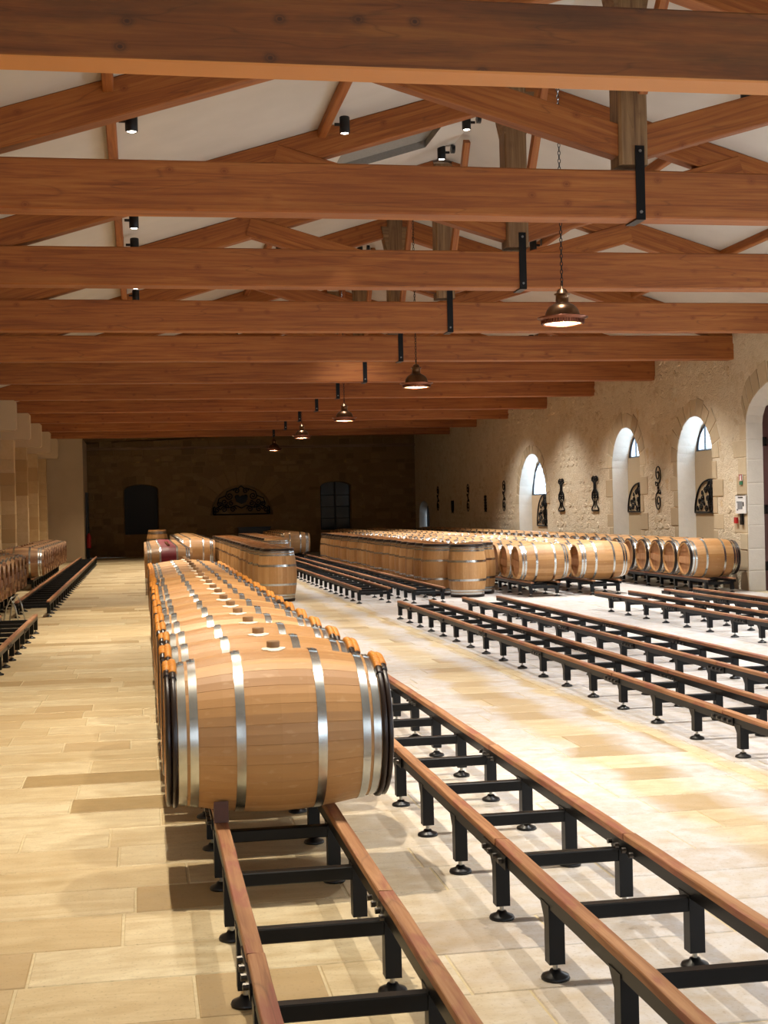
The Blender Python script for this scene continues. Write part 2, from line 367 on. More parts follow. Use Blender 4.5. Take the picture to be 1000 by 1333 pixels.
for t_ in tiles:
    dz = rng.uniform(-.0015, .0015)
    if t_ in vset:
        b = MB(); cx, cy = (t_[0] + t_[1]) / 2, (t_[2] + t_[3]) / 2
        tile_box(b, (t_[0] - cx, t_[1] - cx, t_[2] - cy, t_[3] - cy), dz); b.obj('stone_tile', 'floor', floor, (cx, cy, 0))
    else:
        tile_box(rest, t_, dz); tint += [rng.random()] * 9
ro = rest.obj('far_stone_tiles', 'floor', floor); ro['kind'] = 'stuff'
at = ro.data.attributes.new('tint', 'FLOAT', 'FACE'); at.data.foreach_set('value', tint)
# ---- walls
def arch_z(yy, o):
    y0, y1, zb, zs, zt = o; c = (y0 + y1) / 2; r = (y1 - y0) / 2
    return zs + (zt - zs) * math.sqrt(max(0, 1 - ((yy - c) / r) ** 2))
OPEN = [  # y0, y1, sill, spring, top along the right wall
    (2.0, 4.2, 0, 2.6, 3.3), (8.0, 10.2, 0, 2.6, 3.3), (13.8, 16.4, 0, 2.7, 3.5),  # this row: unseen doorways added to let fill light in
    (19.2, 22.95, 0, 3.0, 3.75), (24.42, 26.15, .55, 2.42, 3.28), (28.25, 30.02, .55, 2.42, 3.3),
    (35.2, 37.95, .5, 1.65, 3.04), (50.4, 52.3, 0, 1.35, 1.9)]
DEP = .35
def wall_strip(b, lo, hi, ztop, openings, P, nseg=16, depth=DEP, m_rev=1):
    """P(u, w, z): u along the wall, w depth into the wall"""
    u = lo
    for o in openings:
        y0, y1, zb = o[:3]
        b.add([P(u, 0, 0), P(y0, 0, 0), P(y0, 0, ztop(y0)), P(u, 0, ztop(u))], [(0, 1, 2, 3)])
        if zb > 0: b.add([P(y0, 0, 0), P(y1, 0, 0), P(y1, 0, zb), P(y0, 0, zb)], [(0, 1, 2, 3)])
        ys = [(y0 + y1) / 2 - (y1 - y0) / 2 * math.cos(PI * i / nseg) for i in range(nseg + 1)]
        for a, c in zip(ys, ys[1:]):
            b.add([P(a, 0, arch_z(a, o)), P(c, 0, arch_z(c, o)), P(c, 0, ztop(c)), P(a, 0, ztop(a))], [(0, 1, 2, 3)])
        loop = [(y0, zb)] + [(q, arch_z(q, o)) for q in ys] + [(y1, zb)]
        cy = (y0 + y1) / 2; sp = .92
        inner = [(cy + (q - cy) * sp, zb + (z - zb) * .985 if z > zb else z) for q, z in loop]
        for i in range(len(loop)):
            j = (i + 1) % len(loop)
            if zb == 0 and j == 0: continue
            b.add([P(loop[i][0], 0, loop[i][1]), P(loop[j][0], 0, loop[j][1]), P(inner[j][0], depth, inner[j][1]), P(inner[i][0], depth, inner[i][1])], [(0, 1, 2, 3)], m_rev)
        u = y1
    b.add([P(u, 0, 0), P(hi, 0, 0), P(hi, 0, ztop(hi)), P(u, 0, ztop(u))], [(0, 1, 2, 3)])
ZR = 6.72; SL = .305
def roofz(x): return ZR - SL * abs(x - XR)
PR = lambda u, w, z: (XW + w, u, z)
b = MB(); wall_strip(b, YF, YB, lambda u: 5.0, OPEN, PR)
wall_right = structure(b.obj('wall_right', ['rubble', 'whitewash']))
# niche backs behind the three arched windows: masonry with an arched light cut out
def window_back(o, win, mat):
    y0, y1, zb, zs, zt = o; wy0, wy1, wz, wzs, wzt = win; b = MB(); n = 14
    cy = (y0 + y1) / 2; X = XW + DEP - .005
    lo, hi, top = y0 - .15, y1 + .15, zt + .15
    b.add([(X, lo, 0), (X, hi, 0), (X, hi, wz), (X, lo, wz)], [(0, 1, 2, 3)])
    b.add([(X, lo, wz), (X, wy0, wz), (X, wy0, top), (X, lo, top)], [(0, 1, 2, 3)])
    b.add([(X, wy1, wz), (X, hi, wz), (X, hi, top), (X, wy1, top)], [(0, 1, 2, 3)])
    ys = [(wy0 + wy1) / 2 - (wy1 - wy0) / 2 * math.cos(PI * i / n) for i in range(n + 1)]
    ww = (wy0, wy1, wz, wzs, wzt)
    for a, c in zip(ys, ys[1:]):
        b.add([(X, a, arch_z(a, ww)), (X, c, arch_z(c, ww)), (X, c, top), (X, a, top)], [(0, 1, 2, 3)])
    loop = [(wy0, wz)] + [(q, arch_z(q, ww)) for q in ys] + [(wy1, wz)]
    for i in range(len(loop)):
        j = (i + 1) % len(loop)
        b.add([(X, *loop[i]), (X, *loop[j]), (X + .08, *loop[j]), (X + .08, *loop[i])], [(0, 1, 2, 3)], 1)
    b.obj('niche_back', [mat, 'whitewash'], wall_right)
    return loop, X
WIN = [((24.42, 26.15, .55, 2.42, 3.28), (24.52, 26.02, 2.62, 2.62, 3.2)), ((28.25, 30.02, .55, 2.42, 3.3), (28.4, 29.86, 2.64, 2.64, 3.2)),
       ((35.2, 37.95, .5, 1.65, 3.04), (35.35, 37.8, 1.9, 1.9, 2.93))]
for wi, (o, w) in enumerate(WIN):
    loop, X = window_back(o, w, 'ashlar' if wi < 2 else 'plaster_warm')
    g = MB(); c = (X + .05, (w[0] + w[1]) / 2, (w[2] + w[4]) / 2)
    g.add([(0, q - c[1], z - c[2]) for q, z in loop] + [(.006, q - c[1], z - c[2]) for q, z in loop],
          [tuple(range(len(loop))), tuple(range(2 * len(loop) - 1, len(loop) - 1, -1))])
    win = structure(g.obj('window_%d' % (wi + 1), 'glass', None, c))
    fr = MB(); fr.tube([(-.02, (q - c[1]) * .985, (z - c[2]) * .985) for q, z in loop], .028, 4, 0, True, False)
    fr.obj('window_frame', 'frame_dark', win)
    nb = 7 if wi == 2 else 4
    for k in range(1, nb):
        yy = w[0] + (w[1] - w[0]) * k / nb; zt = arch_z(yy, w)
        bb = MB(); bb.box((-.01, yy - c[1], (w[2] + zt) / 2 - c[2]), (.03, .03, zt - w[2])); bb.obj('glazing_bar', 'white_bar' if wi == 2 else 'frame_dark', win)
# ---- the blank niche far down the wall and the dark-red door in the near arch
b = MB(); b.box((XW + .3, 51.2, .95), (.06, 1.9, 1.9), 0); structure(b.obj('door_3', 'frame_dark'), 'dark door in the small arched recess of the far right wall')
door = MB(); o = OPEN[3]; X = XW + DEP - .06
ys = [(o[0] + o[1]) / 2 - (o[1] - o[0]) / 2 * math.cos(PI * i / 16) for i in range(17)]
D1 = structure(MB().box((XW + .32, 21.07, 1.9), (.04, 3.9, 3.8)).obj('door_1', 'door_red'), 'tall dark red plank door inside the white arched opening')
for k in range(12):
    yy = o[0] + .12 + k * .295
    bb = MB(); zt = arch_z(yy + .14, o) - .1; bb.box((0, 0, zt / 2), (.04, .285, zt), 0); bb.obj('plank', 'door_red', D1, (XW + .28, yy + .14, .01))
for z in (.45, 1.45, 2.65):
    bb = MB(); bb.box((0, 0, 0), (.03, .8, .09)); bb.cyl((-.01, .4, -.08), .035, .16, 10); bb.obj('strap_hinge', 'iron', D1, (XW + .24, 22.3, z))
# doorways added outside the frame for fill light: only reveals and threshold
# ---- back wall
BACK_OPEN = [(-.66, .66, .85, 2.55, 2.75), (2.62, 5.02, 1.5, 1.5, 2.66), (6.87, 8.1, .85, 2.55, 2.74)]
PB = lambda u, w, z: (u, YB + w, z)
b = MB(); wall_strip(b, XL, XR, roofz, BACK_OPEN[:1], PB, 16, .3, 0)
b = MB(); wall_strip(b, XL, XW, lambda u: 4.3, BACK_OPEN, PB, 16, .3, 0)
b.add([(XL, YB, 4.3), (XW, YB, 4.3), (XW, YB, roofz(XW)), (XR, YB, ZR), (XL, YB, roofz(XL))], [(0, 1, 2, 3, 4)])
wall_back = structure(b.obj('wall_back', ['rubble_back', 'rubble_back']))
b = MB(); b.box((3.82, YB + .33, 2.0), (2.8, .04, 1.6)); b.obj('niche_back', 'rubble_back', wall_back)
for k, (o, nm) in enumerate(((BACK_OPEN[0], 'door_4'), (BACK_OPEN[2], 'door_5'))):
    cx = (o[0] + o[1]) / 2; b = MB(); b.box((cx, YB + .27, 1.85), (1.5, .02, 2.1))
    d = structure(b.obj(nm, 'frame_black' if k == 0 else 'dark_glass'), 'dark glazed shutter in arched recess of the back wall, ' + ('near the plaster wall' if k == 0 else 'beyond the upright barrels'))
    for sx in (-.58, 0, .58):
        bb = MB(); bb.box((cx + sx, YB + .24, 1.8), (.07, .04, 1.95)); bb.obj('glazing_bar', 'frame_black', d)
    for z in (1.3, 1.75, 2.2):
        bb = MB(); bb.box((cx, YB + .245, z), (1.2, .03, .03)); bb.obj('glazing_bar', 'frame_black', d)
# coursed stones of the back wall, slightly proud, joined (each under ten pixels)
st = MB(); z = .05; rng = random.Random(11); stint = []
def blocked(u0, u1, z0, z1, ops, m=.18):
    return any(u1 > o[0] - m and u0 < o[1] + m and z1 > o[2] - m and z0 < o[4] + m for o in ops)
while z < 4.2:
    h = rng.uniform(.17, .3); u = XL + rng.uniform(0, .3)
    while u < XW - .2:
        w = rng.uniform(.25, .7)
        if rng.random() < .72 and not blocked(u, u + w, z, z + h, BACK_OPEN, .42):
            p = rng.uniform(.006, .02); g = .02
            q = [(u + g + rng.uniform(0, .02), z + g), (u + w - g, z + g + rng.uniform(0, .02)), (u + w - g - rng.uniform(0, .02), z + h - g), (u + g, z + h - g - rng.uniform(0, .02))]
            st.add([(a, YB, c) for a, c in q] + [(a + (u + w / 2 - a) * .08, YB - p, c + (z + h / 2 - c) * .1) for a, c in q], [(4, 5, 6, 7), (0, 1, 5, 4), (1, 2, 6, 5), (2, 3, 7, 6), (3, 0, 4, 7)])
            stint += [rng.random()] * 5
        u += w
    z += h
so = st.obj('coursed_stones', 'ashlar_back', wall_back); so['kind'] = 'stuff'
so.data.attributes.new('tint', 'FLOAT', 'FACE').data.foreach_set('value', stint)
def block(q, nrm, p, mat, parent, name='stone_block'):
    """q: four corners on the wall face; p: how far it stands proud"""
    q = [Vector(v) for v in q]; c = sum(q, Vector()) / 4; nrm = Vector(nrm)
    b = MB(); b.add([v - c - nrm * .01 for v in q] + [(v - c) * .985 + nrm * (p - .004) for v in q] + [(v - c) * .95 + nrm * p for v in q],
          [(8, 9, 10, 11)] + [(i, (i + 1) % 4, (i + 1) % 4 + 4, i + 4) for i in range(4)] + [(i + 4, (i + 1) % 4 + 4, (i + 1) % 4 + 8, i + 8) for i in range(4)])
    return b.obj(name, mat, parent, c)
def voussoirs(o, n, t0, t1, P3, nrm, mat, parent, p=.011, a0=0., a1=PI, tj=.06):
    y0, y1, zb, zs, zt = o; cy = (y0 + y1) / 2; r = (y1 - y0) / 2; rz = zt - zs; rng = random.Random(n + int(y0 * 10))
    for i in range(n):
        b0 = a0 + (a1 - a0) * i / n + .012; b1 = a0 + (a1 - a0) * (i + 1) / n - .012; t = rng.uniform(t0, t1)
        if rz < .5 * r:   # flat arch: radiate from a low centre
            pt = lambda a, e: (cy - r * math.cos(a) * (1 + e * .25), zs + rz * math.sin(a) + e)
        else: pt = lambda a, e: (cy - (r + e) * math.cos(a), zs + (rz + e) * math.sin(a))
        q = [pt(b0, .005), pt(b1, .005), pt(b1, t), pt(b0, t)]
        block([P3(*v) for v in q], nrm, p + rng.uniform(-.006, .008), mat, parent)
def quoins(u, side, z0, z1, P3, nrm, mat, parent, hs=(.26, .42), ws=(.2, .42), p=.011, seed=1):
    rng = random.Random(seed); z = z0; k = 0
    while z < z1 - .1:
        h = min(rng.uniform(*hs), z1 - z); w = ws[k % 2] * rng.uniform(.85, 1.15); k += 1
        block([P3(u, z + .008), P3(u + side * w, z + .008), P3(u + side * w, z + h - .008), P3(u, z + h - .008)], nrm, p + rng.uniform(-.005, .006), mat, parent)
        z += h
B3 = lambda u, z: (u, YB, z); R3 = lambda u, z: (XW, u, z); NB = (0, -1, 0); NR = (-1, 0, 0)
voussoirs(BACK_OPEN[1], 13, .55, .75, B3, NB, 'ashlar_back', wall_back)
for o in (BACK_OPEN[0], BACK_OPEN[2]):
    voussoirs(o, 7, .3, .36, B3, NB, 'ashlar_back', wall_back)
    for s, u in ((-1, o[0]), (1, o[1])): quoins(u, s, .1, 2.55, B3, NB, 'ashlar_back', wall_back, seed=int(u * 7) + 50)
for o, n in ((OPEN[4], 11), (OPEN[5], 11)):
    voussoirs(o, n, .3, .42, R3, NR, 'ashlar', wall_right)
    for s, u in ((-1, o[0]), (1, o[1])): quoins(u, s, .1, 2.42, R3, NR, 'ashlar', wall_right, seed=int(u * 3))
voussoirs(OPEN[6], 17, .22, .3, R3, NR, 'ashlar', wall_right, .012)
voussoirs(OPEN[3], 15, .34, .4, R3, NR, 'ashlar', wall_right)
quoins(OPEN[3][1], 1, 0, 3.0, R3, NR, 'ashlar', wall_right, (.3, .38), (.3, .5), seed=5)
# dressed white blocks lining the reveal of the near arch
z = 0.0; k = 0
while z < 3.0:
    h = .36 + .03 * (k % 3); y_in = OPEN[3][1]
    block([(XW + .01, y_in + .0, z + .006), (XW + .34, y_in - .135, z + .006), (XW + .34, y_in - .135, min(z + h, 3.0) - .006), (XW + .01, y_in, min(z + h, 3.0) - .006)], (-.35, -.94, 0), .012, 'whitewash', wall_right)
    z += h; k += 1
# rubble stones standing proud of the right wall
rng = random.Random(21); cands = []
z = .9
while z < 4.75:
    h = rng.uniform(.1, .22); u = 22.9
    while u < 50:
        w = rng.uniform(.14, .42)
        if rng.random() < .45 and not blocked(u, u + w, z, z + h, OPEN, .46): cands.append((u, u + w, z, z + h))
        u += w + rng.uniform(0, .1)
    z += h + .02
shapes = []
for k in range(8):
    n = rng.randint(5, 8); b = MB()
    ring = [(0, .5 * math.cos(2 * PI * i / n) * rng.uniform(.8, 1.05), .5 * math.sin(2 * PI * i / n) * rng.uniform(.8, 1.05)) for i in range(n)]
    b.add([v for v in ring] + [(-.7, v[1] * .93, v[2] * .93) for v in ring] + [(-1, v[1] * .7 + rng.uniform(-.04, .04), v[2] * .7) for v in ring],
          [tuple(range(2 * n, 3 * n))] + [(i, (i + 1) % n, (i + 1) % n + n, i + n) for i in range(n)] + [(i + n, (i + 1) % n + n, (i + 1) % n + 2 * n, i + 2 * n) for i in range(n)])
    shapes.append(b)
smesh = [s.mesh('stone', ['rubble']) for s in shapes]
cands.sort(key=lambda c: c[0])
far = MB()
for i, c in enumerate(cands):
    k = rng.randrange(8); loc = (XW + .002, (c[0] + c[1]) / 2, (c[2] + c[3]) / 2); scl = (rng.uniform(.008, .02), c[1] - c[0], c[3] - c[2])
    if i < 230:
        o = link('stone', smesh[k], wall_right, loc); o.scale = scl
    else: far.add(shapes[k].v, shapes[k].f, 0, False, Matrix.Translation(loc) @ Matrix.Diagonal((*scl, 1)))
fo = far.obj('far_rubble_stones', 'rubble', wall_right); fo['kind'] = 'stuff'
# ---- left wall, front wall, plaster wall
b = MB(); b.box((XL - .1, (YB + YF) / 2, 2.5), (.2, YB - YF, 5.0)); structure(b.obj('wall_left', 'plaster_warm'))
b = MB()
for (x0, x1, z0, z1) in ((XL, -2.85, 0, 6.8), (-1.55, 1.9, 0, 6.8), (4.5, 7.1, 0, 6.8), (9.3, XW, 0, 6.8), (-2.85, -1.55, 3.05, 6.8), (1.9, 4.5, 3.05, 6.8), (7.1, 9.3, 3.05, 6.8)): b.box(((x0 + x1) / 2, YF - .1, (z0 + z1) / 2), (x1 - x0, .2, z1 - z0))  # unseen openings added for the entrance fill lamps
structure(b.obj('wall_front', 'plaster_warm'))
b = MB(); b.box((-2.82, 49.0, 2.15), (1.7, .4, 4.3)); b.box((-2.05, 50.9, 2.15), (.14, 3.8, 4.3))
structure(b.obj('trim_1', 'plaster_warm'), 'smooth plaster wall end beyond the last stone pillar')
b = MB(); b.box((-1.93, 50.9, 1.22), (.08, 1.1, 2.44), 0); b.box((-1.88, 50.4, 1.1), (.03, .05, .2), 1)
structure(b.obj('door_2', ['frame_dark', 'iron']), 'narrow dark door seen edge on beside the back wall')
# ---- ceiling with the square hatch in the left slope
b = MB()
def slope(x0, x1, y0, y1, m=0, t=.12):
    b.add([(x0, y0, roofz(x0)), (x1, y0, roofz(x1)), (x1, y1, roofz(x1)), (x0, y1, roofz(x0)), (x0, y0, roofz(x0) + t), (x1, y0, roofz(x1) + t), (x1, y1, roofz(x1) + t), (x0, y1, roofz(x0) + t)],
          [(0, 1, 2, 3), (7, 6, 5, 4), (0, 4, 5, 1), (1, 5, 6, 2), (2, 6, 7, 3), (3, 7, 4, 0)], m)
HX0, HX1, HY0, HY1 = 2.63, 3.97, 17.45, 18.5
slope(XL - .2, HX0, YF - .2, YB + .3); slope(HX1, XR, YF - .2, YB + .3); slope(HX0, HX1, YF - .2, HY0); slope(HX0, HX1, HY1, YB + .3)
slope(XR, XW + .6, YF - .2, YB + .3)
ceiling = structure(b.obj('ceiling', 'plaster'))
b = MB()
lift = .10
q = [(HX0 + .004, HY0 + .004), (HX1 - .004, HY0 + .004), (HX1 - .004, HY1 - .004), (HX0 + .004, HY1 - .004)]
for i in range(4):
    (a, c), (d, e) = q[i], q[(i + 1) % 4]
    b.add([(a, c, roofz(a) + .001), (d, e, roofz(d) + .001), (d, e, roofz(d) + lift), (a, c, roofz(a) + lift)], [(0, 1, 2, 3)])
b.add([(a, c, roofz(a) + lift) for a, c in q], [(0, 1, 2, 3)])
b.obj('hatch', 'grey_panel', ceiling)
for k, x in enumerate((-.2, 2.15, 6.7, 8.78)):
    zt = roofz(x); o = timber('trim_%d' % (k + 2), (x, YF, zt - .05), (x, YB, zt - .05), .095, .13, 'beam', n=4)
    structure(o, 'slim timber purlin under the %s plaster slope, %s' % ('hatch side' if k < 2 else 'window side', 'nearer the ridge' if k in (1, 2) else 'nearer the eaves'))
b = MB(); b.box(((XL + XW) / 2, YB - .09, 4.12), (XW - XL, .16, .1)); structure(b.obj('trim_6', 'post'), 'dark timber ledge across the top of the back wall')
# ================================================================ ROOF TRUSSES
NTR = 11; TY = [8.18 + 3.87 * k - .135 for k in range(NTR)]      # centre of each tie beam
for k, ty in enumerate(TY):
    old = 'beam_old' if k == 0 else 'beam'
    lab = '%s roof truss from the camera, ' % ordinal(k + 1) + ('its broad dark-stained tie beam crossing above everything' if k == 0 else 'orange timber beam with king post and black iron strap')
    T = thing('roof_truss', lab, 'roof truss', (XR, ty, 4.18), 'timber roof trusses across the hall')
    L0 = (XR, ty, 4.18)
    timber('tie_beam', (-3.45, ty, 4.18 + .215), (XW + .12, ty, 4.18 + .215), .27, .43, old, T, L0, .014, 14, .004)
    for s in (-1, 1):
        xe = -3.3 if s < 0 else XW + .05
        za, zb_ = roofz(xe) - .172, roofz(XR) - .172
        timber('rafter', (xe, ty + .02, za), (XR + s * .1, ty + .02, zb_ - .03), .2, .325, 'beam', T, L0, .01, 8)
        timber('strut', (XR + s * .1, ty - .01, 4.88), (XR + s * 2.85, ty - .01, 4.88 + 2.75 * .29), .17, .285, 'beam', T, L0, .01, 5)
    po = timber('king_post', (XR, ty, 4.66), (XR, ty, 6.62), .27, .27, 'post', T, L0, .022, 4)
    # flared head of the post
    b = MB(); b.add([(-.135, -.13, -.5), (.135, -.13, -.5), (.135, .13, -.5), (-.135, .13, -.5), (-.24, -.13, 0), (.24, -.13, 0), (.24, .13, 0), (-.24, .13, 0)],
                    [(0, 1, 5, 4), (1, 2, 6, 5), (2, 3, 7, 6), (3, 0, 4, 7), (0, 3, 2, 1), (4, 5, 6, 7)])
    b.obj('post_head', 'post', T, (0, 0, 6.5 - 4.18))
    timber('brace', (XR + .06, ty - .2, 5.0 if k != 1 else 5.3), (XR + .06, ty - 1.35, 6.62), .085, .11, 'beam', T, L0, .006, 3)
    # iron strap: up the front of the post, down the beam, folded under and up behind
    b = MB(); yf = -.14
    b.box((0, yf, .316), (.085, .012, .668), 0); b.box((0, 0, -.012), (.085, .29, .012))
    o = b.obj('iron_strap', 'black', T, (.05, 0, 0))
    for z in (.6, .05): bb = MB(); bb.cyl((0, 0, 0), .014, .012, 8, 0, Matrix.Rotation(PI / 2, 4, 'X')); bb.obj('bolt', 'rivet', o, (0, yf - .006, z))
# ================================================================ STONE PILLARS on the left
for k in range(4, NTR):
    ty = TY[k]; P_ = thing('stone_pillar', '%s pale limestone block pillar from the front, carrying a beam on a stepped corbel' % ordinal(k - 3), 'pillar', (-3.37, ty, 0), 'stone pillars along the left aisle')
    z = 0; j = 0; rng = random.Random(k)
    while z < 3.52:
        h = min(rng.uniform(.3, .44), 3.52 - z)
        if 3.52 - z - h < .12: h = 3.52 - z
        b = MB(); b.box((0, 0, h / 2), (.6, .42, h - .006), 0); o = b.obj('stone_block', 'pillar_stone', P_, (rng.uniform(-.004, .004), rng.uniform(-.004, .004), z)); z += h
    b = MB(); b.box((0.08, 0, .28), (.8, .34, .56), 0, 0); b.box((.16, 0, .62), (.64, .34, .12), 0)
    b = MB(); b.add([(-.3, y_, 0) for y_ in (-.17, .17)] + [(.36, y_, 0) for y_ in (-.17, .17)] + [(.40, y_, .04) for y_ in (-.17, .17)] + [(.40, y_, .62) for y_ in (-.17, .17)] + [(.36, y_, .66) for y_ in (-.17, .17)] + [(-.3, y_, .66) for y_ in (-.17, .17)],
                    [(0, 2, 4, 6, 8, 10), (11, 9, 7, 5, 3, 1)] + [(i, i + 1, (i + 3) % 12, (i + 2) % 12) for i in range(0, 12, 2)])
    b.obj('corbel', 'plaster_warm', P_, (0.3, 0, 3.52))
# ================================================================ PENDANT LAMPS
def pendant(i, x, y_, zb):
    P_ = thing('pendant_lamp', '%s copper dome pendant lamp from the camera, hanging on a black chain' % ordinal(i + 1), 'lamp', (x, y_, zb), 'copper pendant lamps')
    if i == 0:
        s = MB(); s.lathe([(.188, .075), (.186, .10), (.172, .145), (.145, .185), (.105, .212), (.075, .222)], 36)
        s.obj('dome', 'copper', P_)
        s = MB(); s.lathe([(.205, .0), (.212, .004), (.232, .05), (.268, .066), (.268, .074), (.235, .078), (.188, .082), (.18, .074), (.222, .06), (.2, .006), (.205, .0)], 40)
        s.obj('rim', 'copper_rim', P_)
        s = MB()
        for k in range(48):
            a = 2 * PI * k / 48; s.box((.226, 0, .03), (.008, .012, .05), 0, 0, Matrix.Rotation(a, 4, 'Z'))
        s.obj('rim_fluting', 'copper_rim', P_)['kind'] = 'stuff'
        s = MB(); s.lathe([(.195, .012), (.175, .08), (.15, .15), (.09, .2), (.0, .21)], 32); s.obj('reflector', 'reflector', P_)
        s = MB(); s.lathe([(.0, .03), (.03, .04), (.042, .075), (.03, .11), (.015, .14), (0, .141)], 16); s.obj('bulb', 'bulb', P_)
        s = MB(); s.lathe([(.082, .215), (.084, .226), (.068, .23), (.068, .31), (.085, .315), (.085, .325), (.06, .33), (.052, .36), (.03, .378), (.012, .382), (.012, .41), (0, .411)], 28); s.obj('neck', 'copper', P_)
        s = MB(); s.tube([(0, .024 * math.cos(a), .43 + .032 * math.sin(a)) for a in [2 * PI * q / 14 for q in range(14)]], .006, 6, 0, True); s.obj('loop', 'iron', P_)
        s = MB(); z = .475; q = 0
        while z < 6.66 - zb:
            R_ = Matrix.Rotation(PI / 2 * (q % 2), 4, 'Z')
            s.tube([tuple(R_ @ Vector((.013 * math.cos(a), 0, z + .026 * math.sin(a)))) for a in [2 * PI * w / 10 for w in range(10)]], .0045, 5, 0, True); z += .042; q += 1
        s.obj('chain', 'iron', P_)
    l = bpy.data.lights.new('bulb_light', 'POINT'); l.energy = 22; l.color = (1, .78, .5); l.shadow_soft_size = .04
    lo = bpy.data.objects.new('bulb_light', l); COL.objects.link(lo); lo.parent = P_; lo.location = (0, 0, -.03)
    return P_
PL = [(4.45, 14.0, 3.52), (4.42, 21.7, 3.55), (4.38, 29.4, 3.53), (4.35, 37.1, 3.58), (4.32, 44.8, 3.6)]
first = None
for i, (x, y_, zb) in enumerate(PL):
    p = pendant(i, x, y_, zb)
    if i == 0: first = p
    else:
        for ch in list(first.children):
            if ch.type == 'MESH': c = ch.copy(); COL.objects.link(c); c.parent = p
# ================================================================ CEILING SPOTLIGHTS
spot_body = MB(); spot_body.lathe([(0, .19), (.05, .19), (.058, .182), (.058, .012), (.05, 0), (.044, 0), (.044, .012), (0, .012)], 20)
sb_me = spot_body.mesh('spotlight_body', ['spot_black'])
ln = MB(); ln.lathe([(.043, .006), (.03, .001), (0, 0)], 18); ln_me = ln.mesh('lens', ['lens'])
mt = MB(); mt.cyl((0, 0, 0), .06, .05, 16, 0, Matrix.Rotation(-PI / 2, 4, 'Y')); mt.box((.075, 0, -.05), (.1, .025, .03)); mt_me = mt.mesh('mount', ['spot_black'])
SPOTS = [(0, 12.75), (0, 17.05), (0, 18.6), (0, 22.9), (1, 15.2), (1, 22.6), (1, 27.4), (1, 33.2), (2, 18.8), (2, 17.3), (2, 26.1), (3, 22.0), (3, 28.4), (4, 20.1), (4, 24.6)]
MID = [(a + b_) / 2 for a, b_ in zip(TY, TY[1:])]            # middles of the bays: 10.0, 13.8, 17.7 ...
SPOTS += [(0, 6.1), (1, 6.1), (2, 6.1), (3, 6.1), (0, MID[0]), (1, MID[0]), (2, MID[0]), (3, MID[0]), (2, MID[1]), (3, MID[1]), (4, MID[1]), (1, MID[2]), (3, MID[2]), (4, MID[3]), (0, MID[3]),  # spotlights added for more light
          (3, MID[4]), (4, MID[5]), (3, MID[5]), (3, MID[6]), (4, MID[6]), (4, MID[7]), (3, MID[7]), (3, MID[8]), (0, MID[5]), (0, MID[6]), (0, MID[7]), (0, MID[8]), (0, MID[9]), (2, MID[5]), (1, MID[7]), (2, MID[7])]
RX = [(-.2, .06), (2.15, .06), (4.45, -.06), (6.7, -.06), (8.78, -.06)]
side = ['eaves purlin over the left aisle', 'upper purlin of the hatch slope', 'ridge', 'upper purlin of the window slope', 'eaves purlin on the window side']
cnt = {}
for r, yy in sorted(SPOTS):
    x, dx = RX[r]; cnt[r] = cnt.get(r, 0) + 1
    z0 = roofz(x) - (.0 if r != 2 else .03); sgn = 1 if dx >= 0 else -1
    S_ = thing('spotlight', '%s black cylinder spotlight from the front on the %s' % (ordinal(cnt[r]), side[r]), 'spotlight', (x + sgn * .05, yy, z0), 'black ceiling spotlights')
    o = link('mount', mt_me, S_, (0, 0, -.05)); o.rotation_euler = (0, 0, 0 if sgn > 0 else PI)
    o = link('spotlight_body', sb_me, S_, (sgn * .14, 0, -.2))
    link('lens', ln_me, o)
    l = bpy.data.lights.new('beam', 'SPOT'); nearest = min(abs(yy - q) for q in TY)
    l.energy = SPOT_POWER * (1.0 if r < 3 else 1.1) * (.5 if nearest < .3 else 1.3 if r == 0 and nearest > 1.3 else 1) * (1.5 if r == 4 else 1); l.spot_size = math.radians(44 if r == 0 and nearest < .8 else 76 if r == 0 and nearest < 1.3 else 112 if r == 0 else 36 if nearest < 1.0 else (104 if r == 4 else 76)); l.spot_blend = .8; l.shadow_soft_size = .035
    l.color = ((1, .87, .68), (1, .91, .78), (1, .98, .97), (.98, .99, 1), (1, .96, .9))[r]
    lo = bpy.data.objects.new('beam', l); COL.objects.link(lo); lo.parent = S_; lo.location = (sgn * .14, 0, -.215)
# ================================================================ RACKS
LOW = .05
def leg_mesh(d):
    z = .255 - d
    leg = MB(); leg.box((0, 0, (z + .055) / 2), (.055, .055, z - .055), 0); leg.add([(-.0275, .0275, z), (.0275, .0275, z), (.0275, .075, z), (-.0275, .075, z), (-.0275, .0275, z - .055), (.0275, .0275, z - .055)], [(0, 1, 2, 3), (0, 3, 4), (1, 5, 2), (3, 2, 5, 4)])
    return leg.mesh('leg', ['black'])
leg_mes = {0: leg_mesh(0), LOW: leg_mesh(LOW)}
ft = MB(); ft.lathe([(0, 0), (.048, 0), (.05, .006), (.046, .014), (.022, .024), (.018, .032), (0, .033)], 18); ft_me = ft.mesh('foot', ['rubber'])
bo = MB(); bo.cyl((0, 0, .03), .009, .03, 8); bo_me = bo.mesh('levelling_bolt', ['zinc'])
def crossbar_mesh(w):
    b = MB(); b.box((0, 0, .222), (w - .05, .045, .05), 0, .004); return b.mesh('crossbar', ['black'])
bolt = MB(); bolt.cyl((0, 0, 0), .011, .016, 8, 0, Matrix.Rotation(PI / 2, 4, 'Y')); bolt_me = bolt.mesh('bolt', ['bolt_dark'])
plate = MB(); plate.box((0, 0, 0), (.008, .34, .05), 0); plate_me = plate.mesh('splice_plate', ['black'])
cb_me = {}
strip_cache = {}
